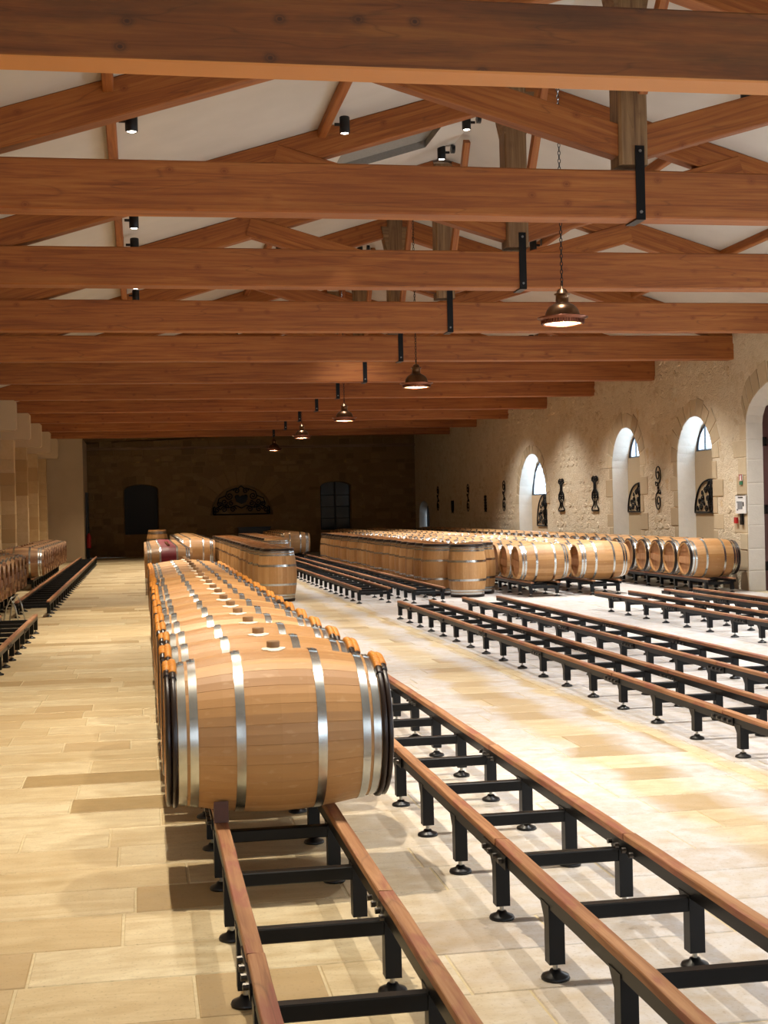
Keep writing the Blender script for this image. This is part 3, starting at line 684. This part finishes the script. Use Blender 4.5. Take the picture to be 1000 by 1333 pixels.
def rack(xl, xr, y0, y1, label, ph=0., phr=None, pitch=.70, near=True, d=LOW):
    R_ = thing('barrel_rack', label, 'rack', ((xl + xr) / 2, y0, 0), 'steel barrel racks with wooden rails')
    w = round(xr - xl, 3); phr = ph if phr is None else phr
    if w not in cb_me: cb_me[w] = crossbar_mesh(w)
    for s in (-1, 1):
        b = MB(); b.box((s * w / 2, (y1 - y0) / 2, .267 - d), (.048, y1 - y0, .046), 0, 0); b.obj('rail', 'black', R_)
        yy = (ph if s < 0 else phr); edges = [0.0]
        while yy < y1 - y0:
            if yy > .05: edges.append(yy)
            yy += 2.1
        edges.append(y1 - y0)
        for a, c in zip(edges, edges[1:]):
            L = c - a; key = round(L, 2)
            if key not in strip_cache:
                tb = MB(); n = max(2, int(L / .25)); wd, hh, ch = .052, .026, .003
                prof = [(-wd / 2, 0), (wd / 2, 0), (wd / 2, hh - ch), (wd / 2 - ch, hh), (-wd / 2 + ch, hh), (-wd / 2, hh - ch)]
                vs = []
                for i in range(n + 1):
                    j = random.uniform(-.002, .002)
                    for p_ in prof: vs.append((-L / 2 + .002 + (L - .004) * i / n, p_[0] + j, p_[1] + (random.uniform(-.0015, .0012) if p_[1] > 0 else 0)))
                tb.add(vs, [(k * 6 + i, k * 6 + (i + 1) % 6, (k + 1) * 6 + (i + 1) % 6, (k + 1) * 6 + i) for k in range(n) for i in range(6)] + [tuple(range(6)), tuple(range(n * 6 + 5, n * 6 - 1, -1))])
                strip_cache[key] = tb.mesh('rail_board', ['rail_wood'])
            link('rail_board', strip_cache[key], R_, (s * w / 2, (a + c) / 2, .290 - d), (0, 0, PI / 2))
            if c < y1 - y0 - .01 and near:
                pl = link('splice_plate', plate_me, R_, (s * (w / 2 + .028), c, .262 - d))
                for dy in (-.12, -.04, .04, .12):
                    link('bolt', bolt_me, pl, (.006, dy, 0)); link('bolt', bolt_me, pl, (-.075 if s > 0 else -.02, dy, 0))
    yy = .12
    while yy < y1 - y0:
        for s in (-1, 1):
            l = link('leg', leg_mes[d], R_, (s * w / 2, yy, 0))
            link('foot', ft_me, l); link('levelling_bolt', bo_me, l)
        link('crossbar', cb_me[w], R_, (0, yy, -d))
        yy += pitch
    return R_
rack(.30, .785, 2.25, 19.0, 'near black steel rack with wooden rails carrying the long single row of barrels', 1.75, 2.3, d=0)
rack(1.345, 1.845, 2.25, 19.0, 'empty black rack with reddish wooden rails running beside the nearest barrel', 2.9, 2.85, d=0)
rack(3.67, 4.14, 2.89, 19.65, 'empty rack along the right edge of the wide pale aisle', 1.2, pitch=.72)
rack(4.72, 5.25, 2.89, 20.0, 'empty rack next beyond the one edging the wide pale aisle', 1.6, pitch=.72)
rack(6.86, 7.40, 5.0, 20.2, 'empty rack in front of the lying oak barrels, next but one to the window wall', 1.6, pitch=.72)
rack(8.02, 8.50, 6.0, 20.3, 'empty rack nearest the window wall in front of the lying barrels', 1.6, pitch=.72)
rack(3.63, 4.14, 23.0, 46.5, 'dark empty rack starting beside the free upright barrel and running to the back', 1.6, pitch=.72, near=False)
rack(4.50, 5.00, 22.6, 42.0, 'dark empty rack running back along the double file of upright barrels', 1.6, pitch=.72, near=False)
rack(-1.98, -1.49, 22.4, 46.0, 'dark empty rack running back along the left aisle to the plaster wall', 1.0, pitch=.72, near=False)
rack(-1.94, -1.46, 8.0, 19.4, 'dark empty rack cut by the left edge, in front of the left aisle rack', 1.0)
rack(6.72, 7.2, 23.2, 48.5, 'rack under the file of lying barrels beside the upright ones', 1.0, near=False)
rack(7.85, 8.33, 23.2, 48.5, 'rack under the middle file of lying barrels', 1.0, near=False)
rack(9.74, 10.22, 22.6, 49.0, 'rack under the file of barrels along the window wall', 1.0, near=False)
rack(.28, .77, 27.6, 37.6, 'rack under the red-banded barrels', 1.0, near=False)
rack(1.17, 1.65, 35.4, 47.6, 'rack under the plain barrels behind the red-banded ones', 1.0, near=False)
rack(4.55, 5.03, 43.2, 50.6, 'rack under the small block of lying barrels near the back wall', 1.0, near=False)
rack(-2.86, -2.36, 17.6, 26.8, 'dark rack under the first barrels before the stone pillars', 1.0, near=False)
rack(-2.86, -2.36, 30.6, 40.4, 'dark rack under the second block of barrels before the pillars', 1.0, near=False)
# ================================================================ BARRELS
HL = .475; NST = 26; RB = .35
def rad(z): return RB - .066 * (abs(z) / HL) ** 1.9
def stave_geo(b, k, nz=8, m=0):
    a0 = 2 * PI * (k - .5) / NST; a1 = 2 * PI * (k + .5) / NST; g = .0009
    vs = []; zs = [-HL + 2 * HL * i / nz for i in range(nz + 1)]
    for z in zs:
        r = rad(z); e = g / r
        for a, rr in ((a0 + .0003, r - .0014), (a0 + e, r), ((a0 + a1) / 2, r + .0006), (a1 - e, r), (a1 - .0003, r - .0014), (a1, r - .026), (a0, r - .026)):
            vs.append((rr * math.cos(a), rr * math.sin(a), z))
    fs = []
    for i in range(nz):
        for j in (0, 1, 2, 3, 5): fs.append((i * 7 + j, i * 7 + (j + 1) % 7, (i + 1) * 7 + (j + 1) % 7, (i + 1) * 7 + j))
    fs += [(0, 1, 2, 3, 4, 5, 6), tuple(nz * 7 + j for j in range(6, -1, -1))]
    b.add(vs, fs, m)
b = MB(); stave_geo(b, 0); stave_me = b.mesh('stave', ['stave'])
b = MB()
for k in range(NST): stave_geo(b, k, 6)
body_me = b.mesh('body', ['oak']); body_red = body_me.copy(); body_red.materials[0] = M['oak_red']; body_aged = body_me.copy(); body_aged.materials[0] = M['oak_aged']
def head_geo(b, s, m=0):
    z = s * (HL - .035); r = rad(HL) - .024; nb = 7
    for k in range(nb):
        x0 = -r + 2 * r * k / nb + .0015; x1 = -r + 2 * r * (k + 1) / nb - .0015
        q = [(x0, math.sqrt(max(0, r * r - x0 * x0))), ((x0 + x1) / 2, math.sqrt(max(0, r * r - ((x0 + x1) / 2) ** 2))), (x1, math.sqrt(max(0, r * r - x1 * x1)))]
        ring = [(a, c) for a, c in q] + [(a, -c) for a, c in reversed(q)]
        n = len(ring); b.add([(a, c, z) for a, c in ring] + [(a, c, z - s * .012) for a, c in ring], [tuple(range(n)), tuple(range(2 * n - 1, n - 1, -1))] + [(i, (i + 1) % n, (i + 1) % n + n, i + n) for i in range(n)], m)
b = MB(); head_geo(b, 1); head_me = b.mesh('head', ['head']); b = MB(); head_geo(b, -1); head_me2 = b.mesh('head', ['head'])
head_aged = head_me.copy(); head_aged2 = head_me2.copy()
for h_ in (head_aged, head_aged2): h_.materials[0] = M['head_aged']
b = MB(); b.box((0, 0, 0), (.11, .5, .018), 0, .003); bar_me = b.mesh('head_bar', ['head']); bar_aged = bar_me.copy(); bar_aged.materials[0] = M['head_aged']
def hoop_geo(b, z, w, m=0, m2=1, n=52, t=.0022):
    r0, r1 = rad(z - w / 2), rad(z + w / 2)
    b.lathe([(r0 + t, z - w / 2), (rad(z) + t, z), (r1 + t, z + w / 2)], n, m, True)
    b.lathe([(r0 - .002, z - w / 2), (r0 + t, z - w / 2)], n, m, False); b.lathe([(r1 + t, z + w / 2), (r1 - .002, z + w / 2)], n, m, False)
    # overlapping end with two rivets at the top
    vs = []
    for i in range(5):
        a = -.03 + .16 * i / 4
        for zz in (z - w / 2 * .97, z + w / 2 * .97): vs.append(((rad(zz) + t * 2.1) * math.cos(a), (rad(zz) + t * 2.1) * math.sin(a), zz))
    for i in (0, 4):
        a = -.03 + .16 * i / 4
        for zz in (z - w / 2 * .97, z + w / 2 * .97): vs.append((rad(zz) * math.cos(a), rad(zz) * math.sin(a), zz))
    b.add(vs, [(0, 1, 3, 2), (2, 3, 5, 4), (4, 5, 7, 6), (6, 7, 9, 8), (0, 10, 11, 1), (8, 9, 13, 12)], m)
    for a in (0., .09):
        r = rad(z) + t * 2.1
        b.cyl((0, 0, 0), .006, .0035, 8, m2, Matrix.Rotation(a, 4, 'Z') @ Matrix.Translation((r - .001, 0, z)) @ Matrix.Rotation(PI / 2, 4, 'Y'))
HOOPS = [(-.405, .034), (-.358, .034), (-.168, .038), (.168, .038), (.358, .034), (.405, .034)]
hoop_me = []
for z, w in HOOPS: b = MB(); hoop_geo(b, z, w); hoop_me.append(b.mesh('hoop', ['steel', 'rivet']))
DH = [-.461, -.437, .437, .461]
def dark_geo(b, z, m=0, n=44, k=6):
    r = rad(z) + .008; b.tube([(r * math.cos(a), r * math.sin(a), z) for a in [2 * PI * i / n for i in range(n)]], .0125, k, m, True)
dark_me = []; wick_me = []
for q, z in enumerate(DH):
    b = MB(); dark_geo(b, z); dark_me.append(b.mesh('chestnut_hoop', ['dark_hoop']))
    b = MB(); r = rad(z) + .009; a0, a1 = -.20 - .12 * (q % 2), .42 + .06 * (q % 2); n = 46
    b.tube([(r * math.cos(a0 + (a1 - a0) * i / n), r * math.sin(a0 + (a1 - a0) * i / n), z) for i in range(n + 1)], [.0165 + (.0022 if i % 2 else 0) for i in range(n + 1)], 8, 0)
    c0 = a1; c1 = a1 + .13
    b.tube([(r * math.cos(c0 + (c1 - c0) * i / 8), r * math.sin(c0 + (c1 - c0) * i / 8), z) for i in range(9)], [.0152 + (.001 if i % 2 else 0) for i in range(9)], 8, 1)
    wick_me.append(b.mesh('wicker_binding', ['wicker', 'dark_hoop']))
bg = MB(); bg.lathe([(0, RB + .034), (.026, RB + .034), (.029, RB + .030), (.027, RB - .01), (0, RB - .01)], 18, 0, True, Matrix.Rotation(PI / 2, 4, 'Y'))
bung_me = bg.mesh('bung', ['bung'])
cl = MB(); n = 18
ring = [(RB + .003, .062 * math.cos(2 * PI * i / n) * (1 + .12 * math.sin(3 * i)), .05 * math.sin(2 * PI * i / n) * (1 + .1 * math.cos(5 * i))) for i in range(n)]
cl.add([(RB + .012, 0, 0)] + [(v[0] - v[1] ** 2 * 1.2, v[1], v[2]) for v in ring] + [(v[0] - v[1] ** 2 * 1.2 - .004, v[1], v[2]) for v in ring],
       [(0, i + 1, (i + 1) % n + 1) for i in range(n)] + [(i + 1, i + 1 + n, (i + 1) % n + 1 + n, (i + 1) % n + 1) for i in range(n)])
cloth_me = cl.mesh('bung_cloth', ['cloth'])
# one-mesh barrel for the far files, whose parts are too small to show
def far_barrel(dark=True, red=False):
    b = MB()
    for k in range(NST): stave_geo(b, k, 4)
    head_geo(b, 1, 1); head_geo(b, -1, 1)
    for z, w in HOOPS: b.lathe([(rad(z - w / 2) - .002, z - w / 2), (rad(z - w / 2) + .003, z - w / 2), (rad(z + w / 2) + .003, z + w / 2), (rad(z + w / 2) - .002, z + w / 2)], 30, 2, False)
    if dark:
        for z in DH: dark_geo(b, z, 3, 26, 5)
    return b.mesh('far_barrel', ['oak_red' if red else 'oak', 'head', 'steel', 'dark_hoop'])
far_me = {(d, r): far_barrel(d, r) for d in (True, False) for r in (True, False)}
aged_far = far_me[(False, False)].copy(); aged_far.materials[0] = M['oak_aged']; aged_far.materials[1] = M['head_aged']
ZL = .316 + rad(.243) + .009     # axis height of a lying barrel on the rails
ZL2 = ZL - LOW
LIE = Matrix(((0, 0, 1), (0, -1, 0), (1, 0, 0))).to_euler()
def barrel(kind, loc, lie, label, group, dark=True, red=False, bung=True, cloth=False, wicker=False, roll=0.0, heads=(1, -1), bar=False, aged=False):
    rot = (Matrix(((0, 0, 1), (0, -1, 0), (1, 0, 0))) @ Matrix.Rotation(roll, 3, 'Z')).to_euler() if lie else Matrix.Rotation(roll, 3, 'Z').to_euler()
    if kind == 'far':
        o = link('oak_barrel', aged_far if aged else far_me[(dark, red)], None, loc, rot); tag(o, label, 'barrel', group); return o
    T = thing('oak_barrel', label, 'barrel', loc, group, rot)
    if kind == 'near':
        for k in range(NST): link('stave', stave_me, T, (0, 0, 0), (0, 0, 2 * PI * k / NST))
    else: link('body', body_aged if aged else (body_red if red else body_me), T)
    link('head', head_aged if aged else head_me, T); link('head', head_aged2 if aged else head_me2, T)
    if bar:
        for s in (1, -1): link('head_bar', bar_aged if aged else bar_me, T, (-.02, 0, s * (HL - .022)))
    for me in hoop_me:
        o = link('hoop', me, T, (0, 0, 0), (0, 0, random.uniform(-.03, .03)))
    if dark:
        for me, wm in zip(dark_me, wick_me):
            o = link('chestnut_hoop', me, T)
            if wicker: link('wicker_binding', wm, o, (0, 0, 0), (0, 0, random.uniform(-.08, .08)))
    if bung: link('bung', bung_me, T)
    if cloth: link('bung_cloth', cloth_me, T, (0, 0, 0), (random.uniform(-.02, .02), 0, 0))
    return T
# row A: the long single row in the foreground
n = 18
for i in range(n):
    yy = 5.96 + .705 * i
    lab = ('largest oak barrel, lying at the near end of the long row, bung on top' if i == 0 else
           '%s oak barrel from the near end of the long row bound with orange wicker' % ordinal(i + 1))
    barrel('near' if i < 9 else 'mid', (.545 + random.uniform(-.008, .008), yy, ZL), True, lab, 'lying barrels of the long foreground row', True, False, True, True, True, random.uniform(-.06, .06))
ck = MB(); ck.add([(-.03, -.075, 0), (.03, -.075, 0), (.03, .06, 0), (-.03, .06, 0), (-.03, -.06, .085), (.03, -.06, .085), (.03, .03, .02), (-.03, .03, .02)], [(0, 3, 2, 1), (0, 1, 5, 4), (1, 2, 6, 5), (2, 3, 7, 6), (3, 0, 4, 7), (4, 5, 6, 7)])
tag(ck.obj('wooden_chock', 'chock', None, (.30, 5.79, .3165)), 'red-brown wooden chock wedged under the nearest barrel on the rail', 'chock')
# red-banded row
for i in range(11):
    barrel('mid' if i < 5 else 'far', (.525, 28.1 + .75 * i, ZL2), True, '%s lying barrel with a wine-red middle band' % ordinal(i + 1), 'lying barrels with wine-red bands', False, True, True, False, False, random.uniform(-.1, .1))
for i in range(15):
    barrel('mid' if i < 2 else 'far', (1.41, 36.4 + .75 * i, ZL2), True, '%s plain lying barrel in the file behind the red-banded ones' % ordinal(i + 1), 'lying barrels behind the red-banded ones', i > 0, False, False)
# upright files in the middle
for i in range(21):
    barrel('mid' if i < 11 else 'far', (2.37 if i == 0 else 2.31 + random.uniform(-.025, .025), 24.45 + .745 * i, HL + .001), False,
           'upright oak barrel at the near end of the file beside the foreground row' if i == 0 else '%s upright barrel in the file behind the free-standing one' % ordinal(i + 1), 'upright barrels of the middle file', True, bung=False, roll=random.uniform(0, 6))
for i in range(13):
    barrel('far', (3.24, 33.6 + .745 * i, HL + .001), False, '%s upright barrel of the short second file in the middle' % ordinal(i + 1), 'upright barrels of the short second file', i > 0, roll=random.uniform(0, 6))
b = MB()
for k in range(5): b.box((0, -.4 + .2 * k, .13), (.9, .14, .022))
for x in (-.38, 0, .38): b.box((x, 0, .06), (.09, .9, .118))
tag(b.obj('wooden_pallet', 'post', None, (.5, 45.4, 0)), 'wooden pallet under the pale upright barrel near the back', 'pallet')
barrel('far', (.5, 45.4, HL + .145), False, 'pale upright barrel on a pallet behind the red-banded file', 'single barrels', False, roll=1.)
# double upright file
for i in range(22):
        yy = 24.0 + .73 * i
        barrel('mid' if i < 12 else 'far', (5.74 if i == 0 else 5.40 if i < 3 else 5.42 + random.uniform(-.05, .05), yy, HL + .001), False,
               'broad upright oak barrel at the near corner of the big barrel field' if i == 0 else '%s upright barrel along the aisle edge of the big barrel field' % ordinal(i + 1), 'upright barrels edging the big field', True, bung=False, roll=random.uniform(0, 6))
barrel('mid', (6.125, 24.80, HL + .001), False, 'upright barrel tucked between the corner upright and the lying barrels', 'single barrels', True, bung=False, roll=2.)
# lying field
for j, (x, nm) in enumerate(((6.97, 'next to the upright ones'), (8.10, 'in the middle of the field'))):
    for i in range(34):
        barrel('mid' if i < 8 else 'far', (x + random.uniform(-.015, .015), (23.6 if j else 23.55) + .722 * i + 0, ZL2), True,
               '%s lying barrel of the file %s' % (ordinal(i + 1), nm), 'lying barrels ' + nm, False, False, False, roll=random.uniform(-.1, .1), bar=i < 2)
for i in range(35):
    barrel('mid' if i < 9 else 'far', (9.97 + random.uniform(-.01, .01), 23.1 + .722 * i, ZL2), True, '%s lying dark-rimmed barrel along the window wall' % ordinal(i + 1), 'lying barrels along the window wall', True, False, False, roll=random.uniform(-.1, .1), bar=i < 6)
for i in range(9):
    barrel('far', (4.79, 43.6 + .745 * i, ZL2), True, '%s lying barrel of the small block near the back wall' % ordinal(i + 1), 'lying barrels near the back wall', False, roll=0)
for j, (y0, nn, nm) in enumerate(((18.0, 12, 'nearer'), (31.0, 13, 'farther'))):
    for i in range(nn):
        barrel('mid' if (j == 0 and i > 4) or (j == 1 and i < 5) else 'far', (-2.585, y0 + .72 * i, ZL2), True, '%s lying barrel of the %s dark block beside the stone pillars' % (ordinal(i + 1), nm), 'lying barrels of the %s pillar block' % nm, False, False, True, bar=True, aged=True)
# ================================================================ WROUGHT IRON
def spiral(c, r0, r1, a0, a1, n=22):
    return [(c[0] + (r0 + (r1 - r0) * i / n) * math.cos(a0 + (a1 - a0) * i / n), c[1] + (r0 + (r1 - r0) * i / n) * math.sin(a0 + (a1 - a0) * i / n)) for i in range(n + 1)]
def iron(b, pts, W3, r=.014, n=6): b.tube([W3(u, v) for u, v in pts], r, n)
def Rw(u, v): return (-.03, u, v)
def Bw(u, v): return (u, -.03, v)
def scroll(yc, zc, H, label, wd=1.0):
    b = MB(); R_ = H * .17 * wd
    top = spiral((0, H * .30), R_ * .18, R_, PI * .2, PI * .2 + 3.2 * PI, 34)
    top = [(u, v * 1.0 + (v - H * .3) * .25) for u, v in top]
    iron(b, top, Rw); e = top[-1]
    iron(b, [e, (e[0] * .6, H * .12), (0.0, H * .05), (0, 0)], Rw)
    iron(b, spiral((R_ * .45, H * .10), .01, R_ * .45, 0, 2.2 * PI, 16), Rw, .011)
    iron(b, [(-u, -v) for u, v in top], Rw); iron(b, [(-e[0], -e[1]), (-e[0] * .6, -H * .12), (0, -H * .05), (0, 0)], Rw)
    iron(b, [(-u, -v) for u, v in spiral((R_ * .45, H * .10), .01, R_ * .45, 0, 2.2 * PI, 16)], Rw, .011)
    b.tube([(-.03, 0, -.02), (-.03, 0, .02)], .022, 8)
    tag(b.obj('iron_scroll', 'iron', None, (XW, yc, zc)), label, 'wall ornament', 'wrought iron ornaments on the window wall')
scroll(27.15, 1.92, .96, 'tall black double-spiral iron scroll between the two bright arched niches')
scroll(39.5, 1.92, .96, 'black double-spiral iron scroll just beyond the niche with the striped window')
scroll(44.05, 1.92, .96, 'black double-spiral iron scroll between the two small iron bars on the far wall')
scroll(48.7, 1.95, .94, 'farthest black iron scroll, nearest the small arched recess')
def baluster(yc, zc, H, label, w=.42):
    b = MB()
    for s in (-1, 1):
        iron(b, [(s * w * .12, H * .5), (s * w * .42, H * .48), (s * w * .45, H * .4), (s * w * .2, H * .36), (s * w * .12, H * .3), (s * w * .12, H * .14), (s * w * .4, H * .02), (s * w * .42, -.12 * H), (s * w * .18, -.24 * H), (s * w * .22, -.34 * H), (s * w * .46, -.44 * H), (s * w * .46, -.5 * H)], Rw, .016)
        iron(b, [(u * s, v) for u, v in spiral((w * .2, H * .43), .01, w * .16, 0, 2.5 * PI, 14)], Rw, .012)
        iron(b, [(u * s, v) for u, v in spiral((w * .18, -H * .06), .01, w * .17, 0, 2.5 * PI, 14)], Rw, .012)
        iron(b, [(u * s, v) for u, v in spiral((w * .18, H * .08), .01, w * .12, PI, 3.4 * PI, 14)], Rw, .012)
    iron(b, [(-w * .46, -.5 * H), (w * .46, -.5 * H)], Rw, .018); iron(b, [(0, H * .5), (0, -H * .42)], Rw, .014); iron(b, [(-w * .3, .5 * H), (w * .3, .5 * H)], Rw, .016)
    tag(b.obj('iron_baluster', 'iron', None, (XW, yc, zc)), label, 'wall ornament', 'wrought iron ornaments on the window wall')
baluster(33.85, 1.86, .80, 'black baluster-shaped iron ornament just right of the striped window niche', .5)
baluster(31.2, 1.86, .80, 'black baluster-shaped iron ornament beside the middle bright niche', .5)
def ibar(yc, z0, z1, label, w):
    b = MB(); H = z1 - z0
    iron(b, [(0, 0), (0, H)], Rw, .02)
    for k in range(5):
        for s in (-1, 1): iron(b, [(u * s, v) for u, v in spiral((w * .3, H * (.12 + .19 * k)), .01, w * .28, -PI / 2, 1.6 * PI, 12)], Rw, .016)
    tag(b.obj('iron_crest', 'iron', None, (XW, yc, z0)), label, 'wall ornament', 'wrought iron ornaments on the window wall')
ibar(41.75, 1.48, 1.97, 'short slender black iron crest between two double-spiral scrolls', .28)
ibar(46.35, 1.49, 1.82, 'smallest squat black iron crest on the far end of the window wall', .42)
def fan_grille(yc, z0, w, H, label, X, shape=.0, name='iron_grille'):
    b = MB(); hw = w / 2
    out_ = [(-hw, 0)] + [(-hw * math.cos(a) ** (.8), H * math.sin(a)) for a in [PI / 2 * i / 12 for i in range(13)]]
    out_ = [(u, v) for u, v in out_ if True]
    for s in (-1, 1):
        iron(b, [(s * u, v) for u, v in out_], Rw, .018)
        for (cu, cv, r, a0, tn, dr) in ((.62, .16, .14, 0, 3, 1), (.28, .14, .13, PI, 3, 1), (.5, .42, .15, PI / 2, 3, -1), (.2, .42, .12, 0, 3, 1), (.32, .68, .13, PI, 3, -1), (.12, .72, .1, 0, 2.6, 1), (.82, .12, .09, 0, 2.5, 1), (.7, .36, .1, 0, 2.5, -1), (.12, .9, .07, 0, 2.5, 1), (.05, .24, .09, 0, 2.5, 1), (.42, .27, .08, 0, 2.5, 1), (.52, .6, .08, 0, 2.5, 1)):
            iron(b, [(s * u, v) for u, v in spiral((cu * hw, cv * H), .012, r * min(w, H * 1.1) * .75, a0, a0 + dr * tn * PI, 18)], Rw, .014, 5)
        iron(b, [(s * .02, 0), (s * .08 * w, .3 * H), (s * .03 * w, .55 * H), (s * .12 * w, .8 * H), (s * .02, .97 * H)], Rw, .02)
    iron(b, [(-hw, 0), (hw, 0)], Rw, .02); iron(b, [(0, 0), (0, H)], Rw, .02)
    tag(b.obj(name, 'iron', None, (X, yc, z0)), label, 'grille', 'arched iron grilles in the wall niches')
fan_grille(25.28, 1.40, 1.56, .64, 'arched black iron grille in the bright niche nearest the red door', XW + DEP)
fan_grille(29.13, 1.42, 1.56, .64, 'arched black iron grille in the middle bright niche, half hidden by the wall', XW + DEP)
fan_grille(36.45, 1.05, 1.6, .86, 'tall arched black iron grille below the striped window', XW + DEP)
# scrollwork filling the semicircular niche of the back wall
b = MB(); hw = 1.08; H = 1.08
for s in (-1, 1):
    for (cu, cv, r, a0, tn, dr) in ((.86, .16, .11, 0, 3, 1), (.62, .18, .12, PI, 3, -1), (.78, .36, .1, 0, 3, 1), (.6, .45, .13, 0, 3, -1), (.42, .66, .15, PI, 3, 1), (.36, .4, .1, 0, 2.6, 1), (.3, .18, .12, 0, 3, 1), (.16, .84, .12, PI, 3, -1), (.16, .62, .08, 0, 3, 1), (.95, .07, .07, 0, 2.5, 1), (.5, .3, .08, 0, 2.5, 1)):
        iron(b, [(s * u, v) for u, v in spiral((cu * hw, cv * H), .02, r, a0, a0 + dr * tn * PI, 18)], Bw, .022, 5)
    iron(b, [(s * hw, 0), (s * hw, .28), (s * hw * .93, .3)], Bw, .03)
    iron(b, [(s * u, v) for u, v in ((hw * .96, .22), (.75, .36), (.5, .26), (.2, .34), (0, .24))], Bw, .022)
    iron(b, [(s * u, v) for u, v in ((.92, .4), (.86, .62), (.6, .72), (.55, .88), (.3, .98), (.12, 1.0), (0, 1.1))], Bw, .022)
iron(b, [(-hw, 0), (hw, 0)], Bw, .028)
b.add([(u, -.06, v) for u, v in ((-.2, .5), (-.24, .68), (-.1, .74), (-.06, .68), (.04, .74), (.2, .72), (.24, .58), (.16, .46), (0, .4))] + [(u, -.02, v) for u, v in ((-.2, .5), (-.24, .68), (-.1, .74), (-.06, .68), (.04, .74), (.2, .72), (.24, .58), (.16, .46), (0, .4))],
      [tuple(range(9)), tuple(range(17, 8, -1))] + [(i, (i + 1) % 9, (i + 1) % 9 + 9, i + 9) for i in range(9)])
tag(b.obj('iron_grille', 'iron', None, (3.82, YB + .2, 1.53)), 'wide semicircular black scrollwork grille set in the back wall', 'grille')
# ================================================================ SMALL THINGS
E_ = thing('fire_extinguisher', 'red fire extinguisher hanging by the narrow dark door near the back wall', 'extinguisher', (-1.86, 50.0, .45))
s = MB(); s.lathe([(0, 0), (.07, 0), (.075, .02), (.075, .42), (.05, .49), (.02, .51), (.02, .53), (0, .53)], 20); s.obj('cylinder', 'red', E_)
s = MB(); s.box((0, 0, .55), (.03, .12, .03)); s.tube([(0, .05, .54), (.03, .1, .45), (.05, .1, .2)], .009, 6); s.obj('valve', 'iron', E_)
def wallbox(name, lab, cat, yc, zc, w, h, t, mat):
    s = MB(); s.box((-t / 2, 0, 0), (t, w, h)); return tag(s.obj(name, mat, None, (XW - .022, yc, zc)), lab, cat)
pb = wallbox('notice_board', 'white framed evacuation plan on the wall beside the red door', 'notice', 23.15, 1.55, .42, .33, .02, 'white')
for (dy, dz, w, h, m) in ((0, .12, .2, .02, 'iron'), (.02, -.02, .2, .14, 'grey_print'), (-.12, 0, .04, .08, 'iron'), (0, .16, .42, .012, 'iron'), (.13, -.1, .06, .03, 'grey_print'), (.12, .04, .08, .02, 'grey_print')):
    s = MB(); s.box((-.0225, dy, dz), (.003, w, h)); s.obj('print', m, pb)
sg = wallbox('wall_sign', 'small white fire sign with red letters above the evacuation plan', 'sign', 23.15, 2.03, .13, .11, .008, 'white')
for (dy, dz, w, h, m) in ((0, .048, .13, .014, 'red'), (-.04, 0, .03, .1, 'red'), (.05, 0, .02, .1, 'red')):
    s = MB(); s.box((-.010, dy, dz), (.003, w, h)); s.obj('print', m, sg)
sg = wallbox('wall_sign', 'tiny green and white sign under the fire sign', 'sign', 23.15, 1.93, .12, .06, .008, 'green')
wallbox('call_point', 'small red fire call point on the wall under the evacuation plan', 'call point', 23.35, 1.26, .1, .11, .04, 'red')
wallbox('wall_switch', 'slim black switch panel next to the red call point', 'switch', 23.12, 1.28, .1, .2, .03, 'iron')
# metal trestle under the first barrels of the left block
s = MB()
for y0 in (20.6, 21.6):
    s.tube([(-.42, y0, .01), (-.36, y0, .3), (-.3, y0, .42), (-.24, y0, .3), (-.18, y0, .01)], .012, 8)
s.tube([(-.3, 20.6, .42), (-.3, 21.6, .42)], .012, 8)
tag(s.obj('metal_trestle', 'zinc', None, (-1.6, 0, 0)), 'low bent metal tube trestle beside the dark barrels at the left edge', 'trestle')
s = MB(); s.box((4.25, YB - .35, .5), (1.2, .4, 1.0)); s.box((4.25, YB - .36, 1.02), (1.26, .46, .04))
tag(s.obj('dark_cabinet', 'frame_dark'), 'low dark cabinet against the back wall under the semicircular grille', 'cabinet')
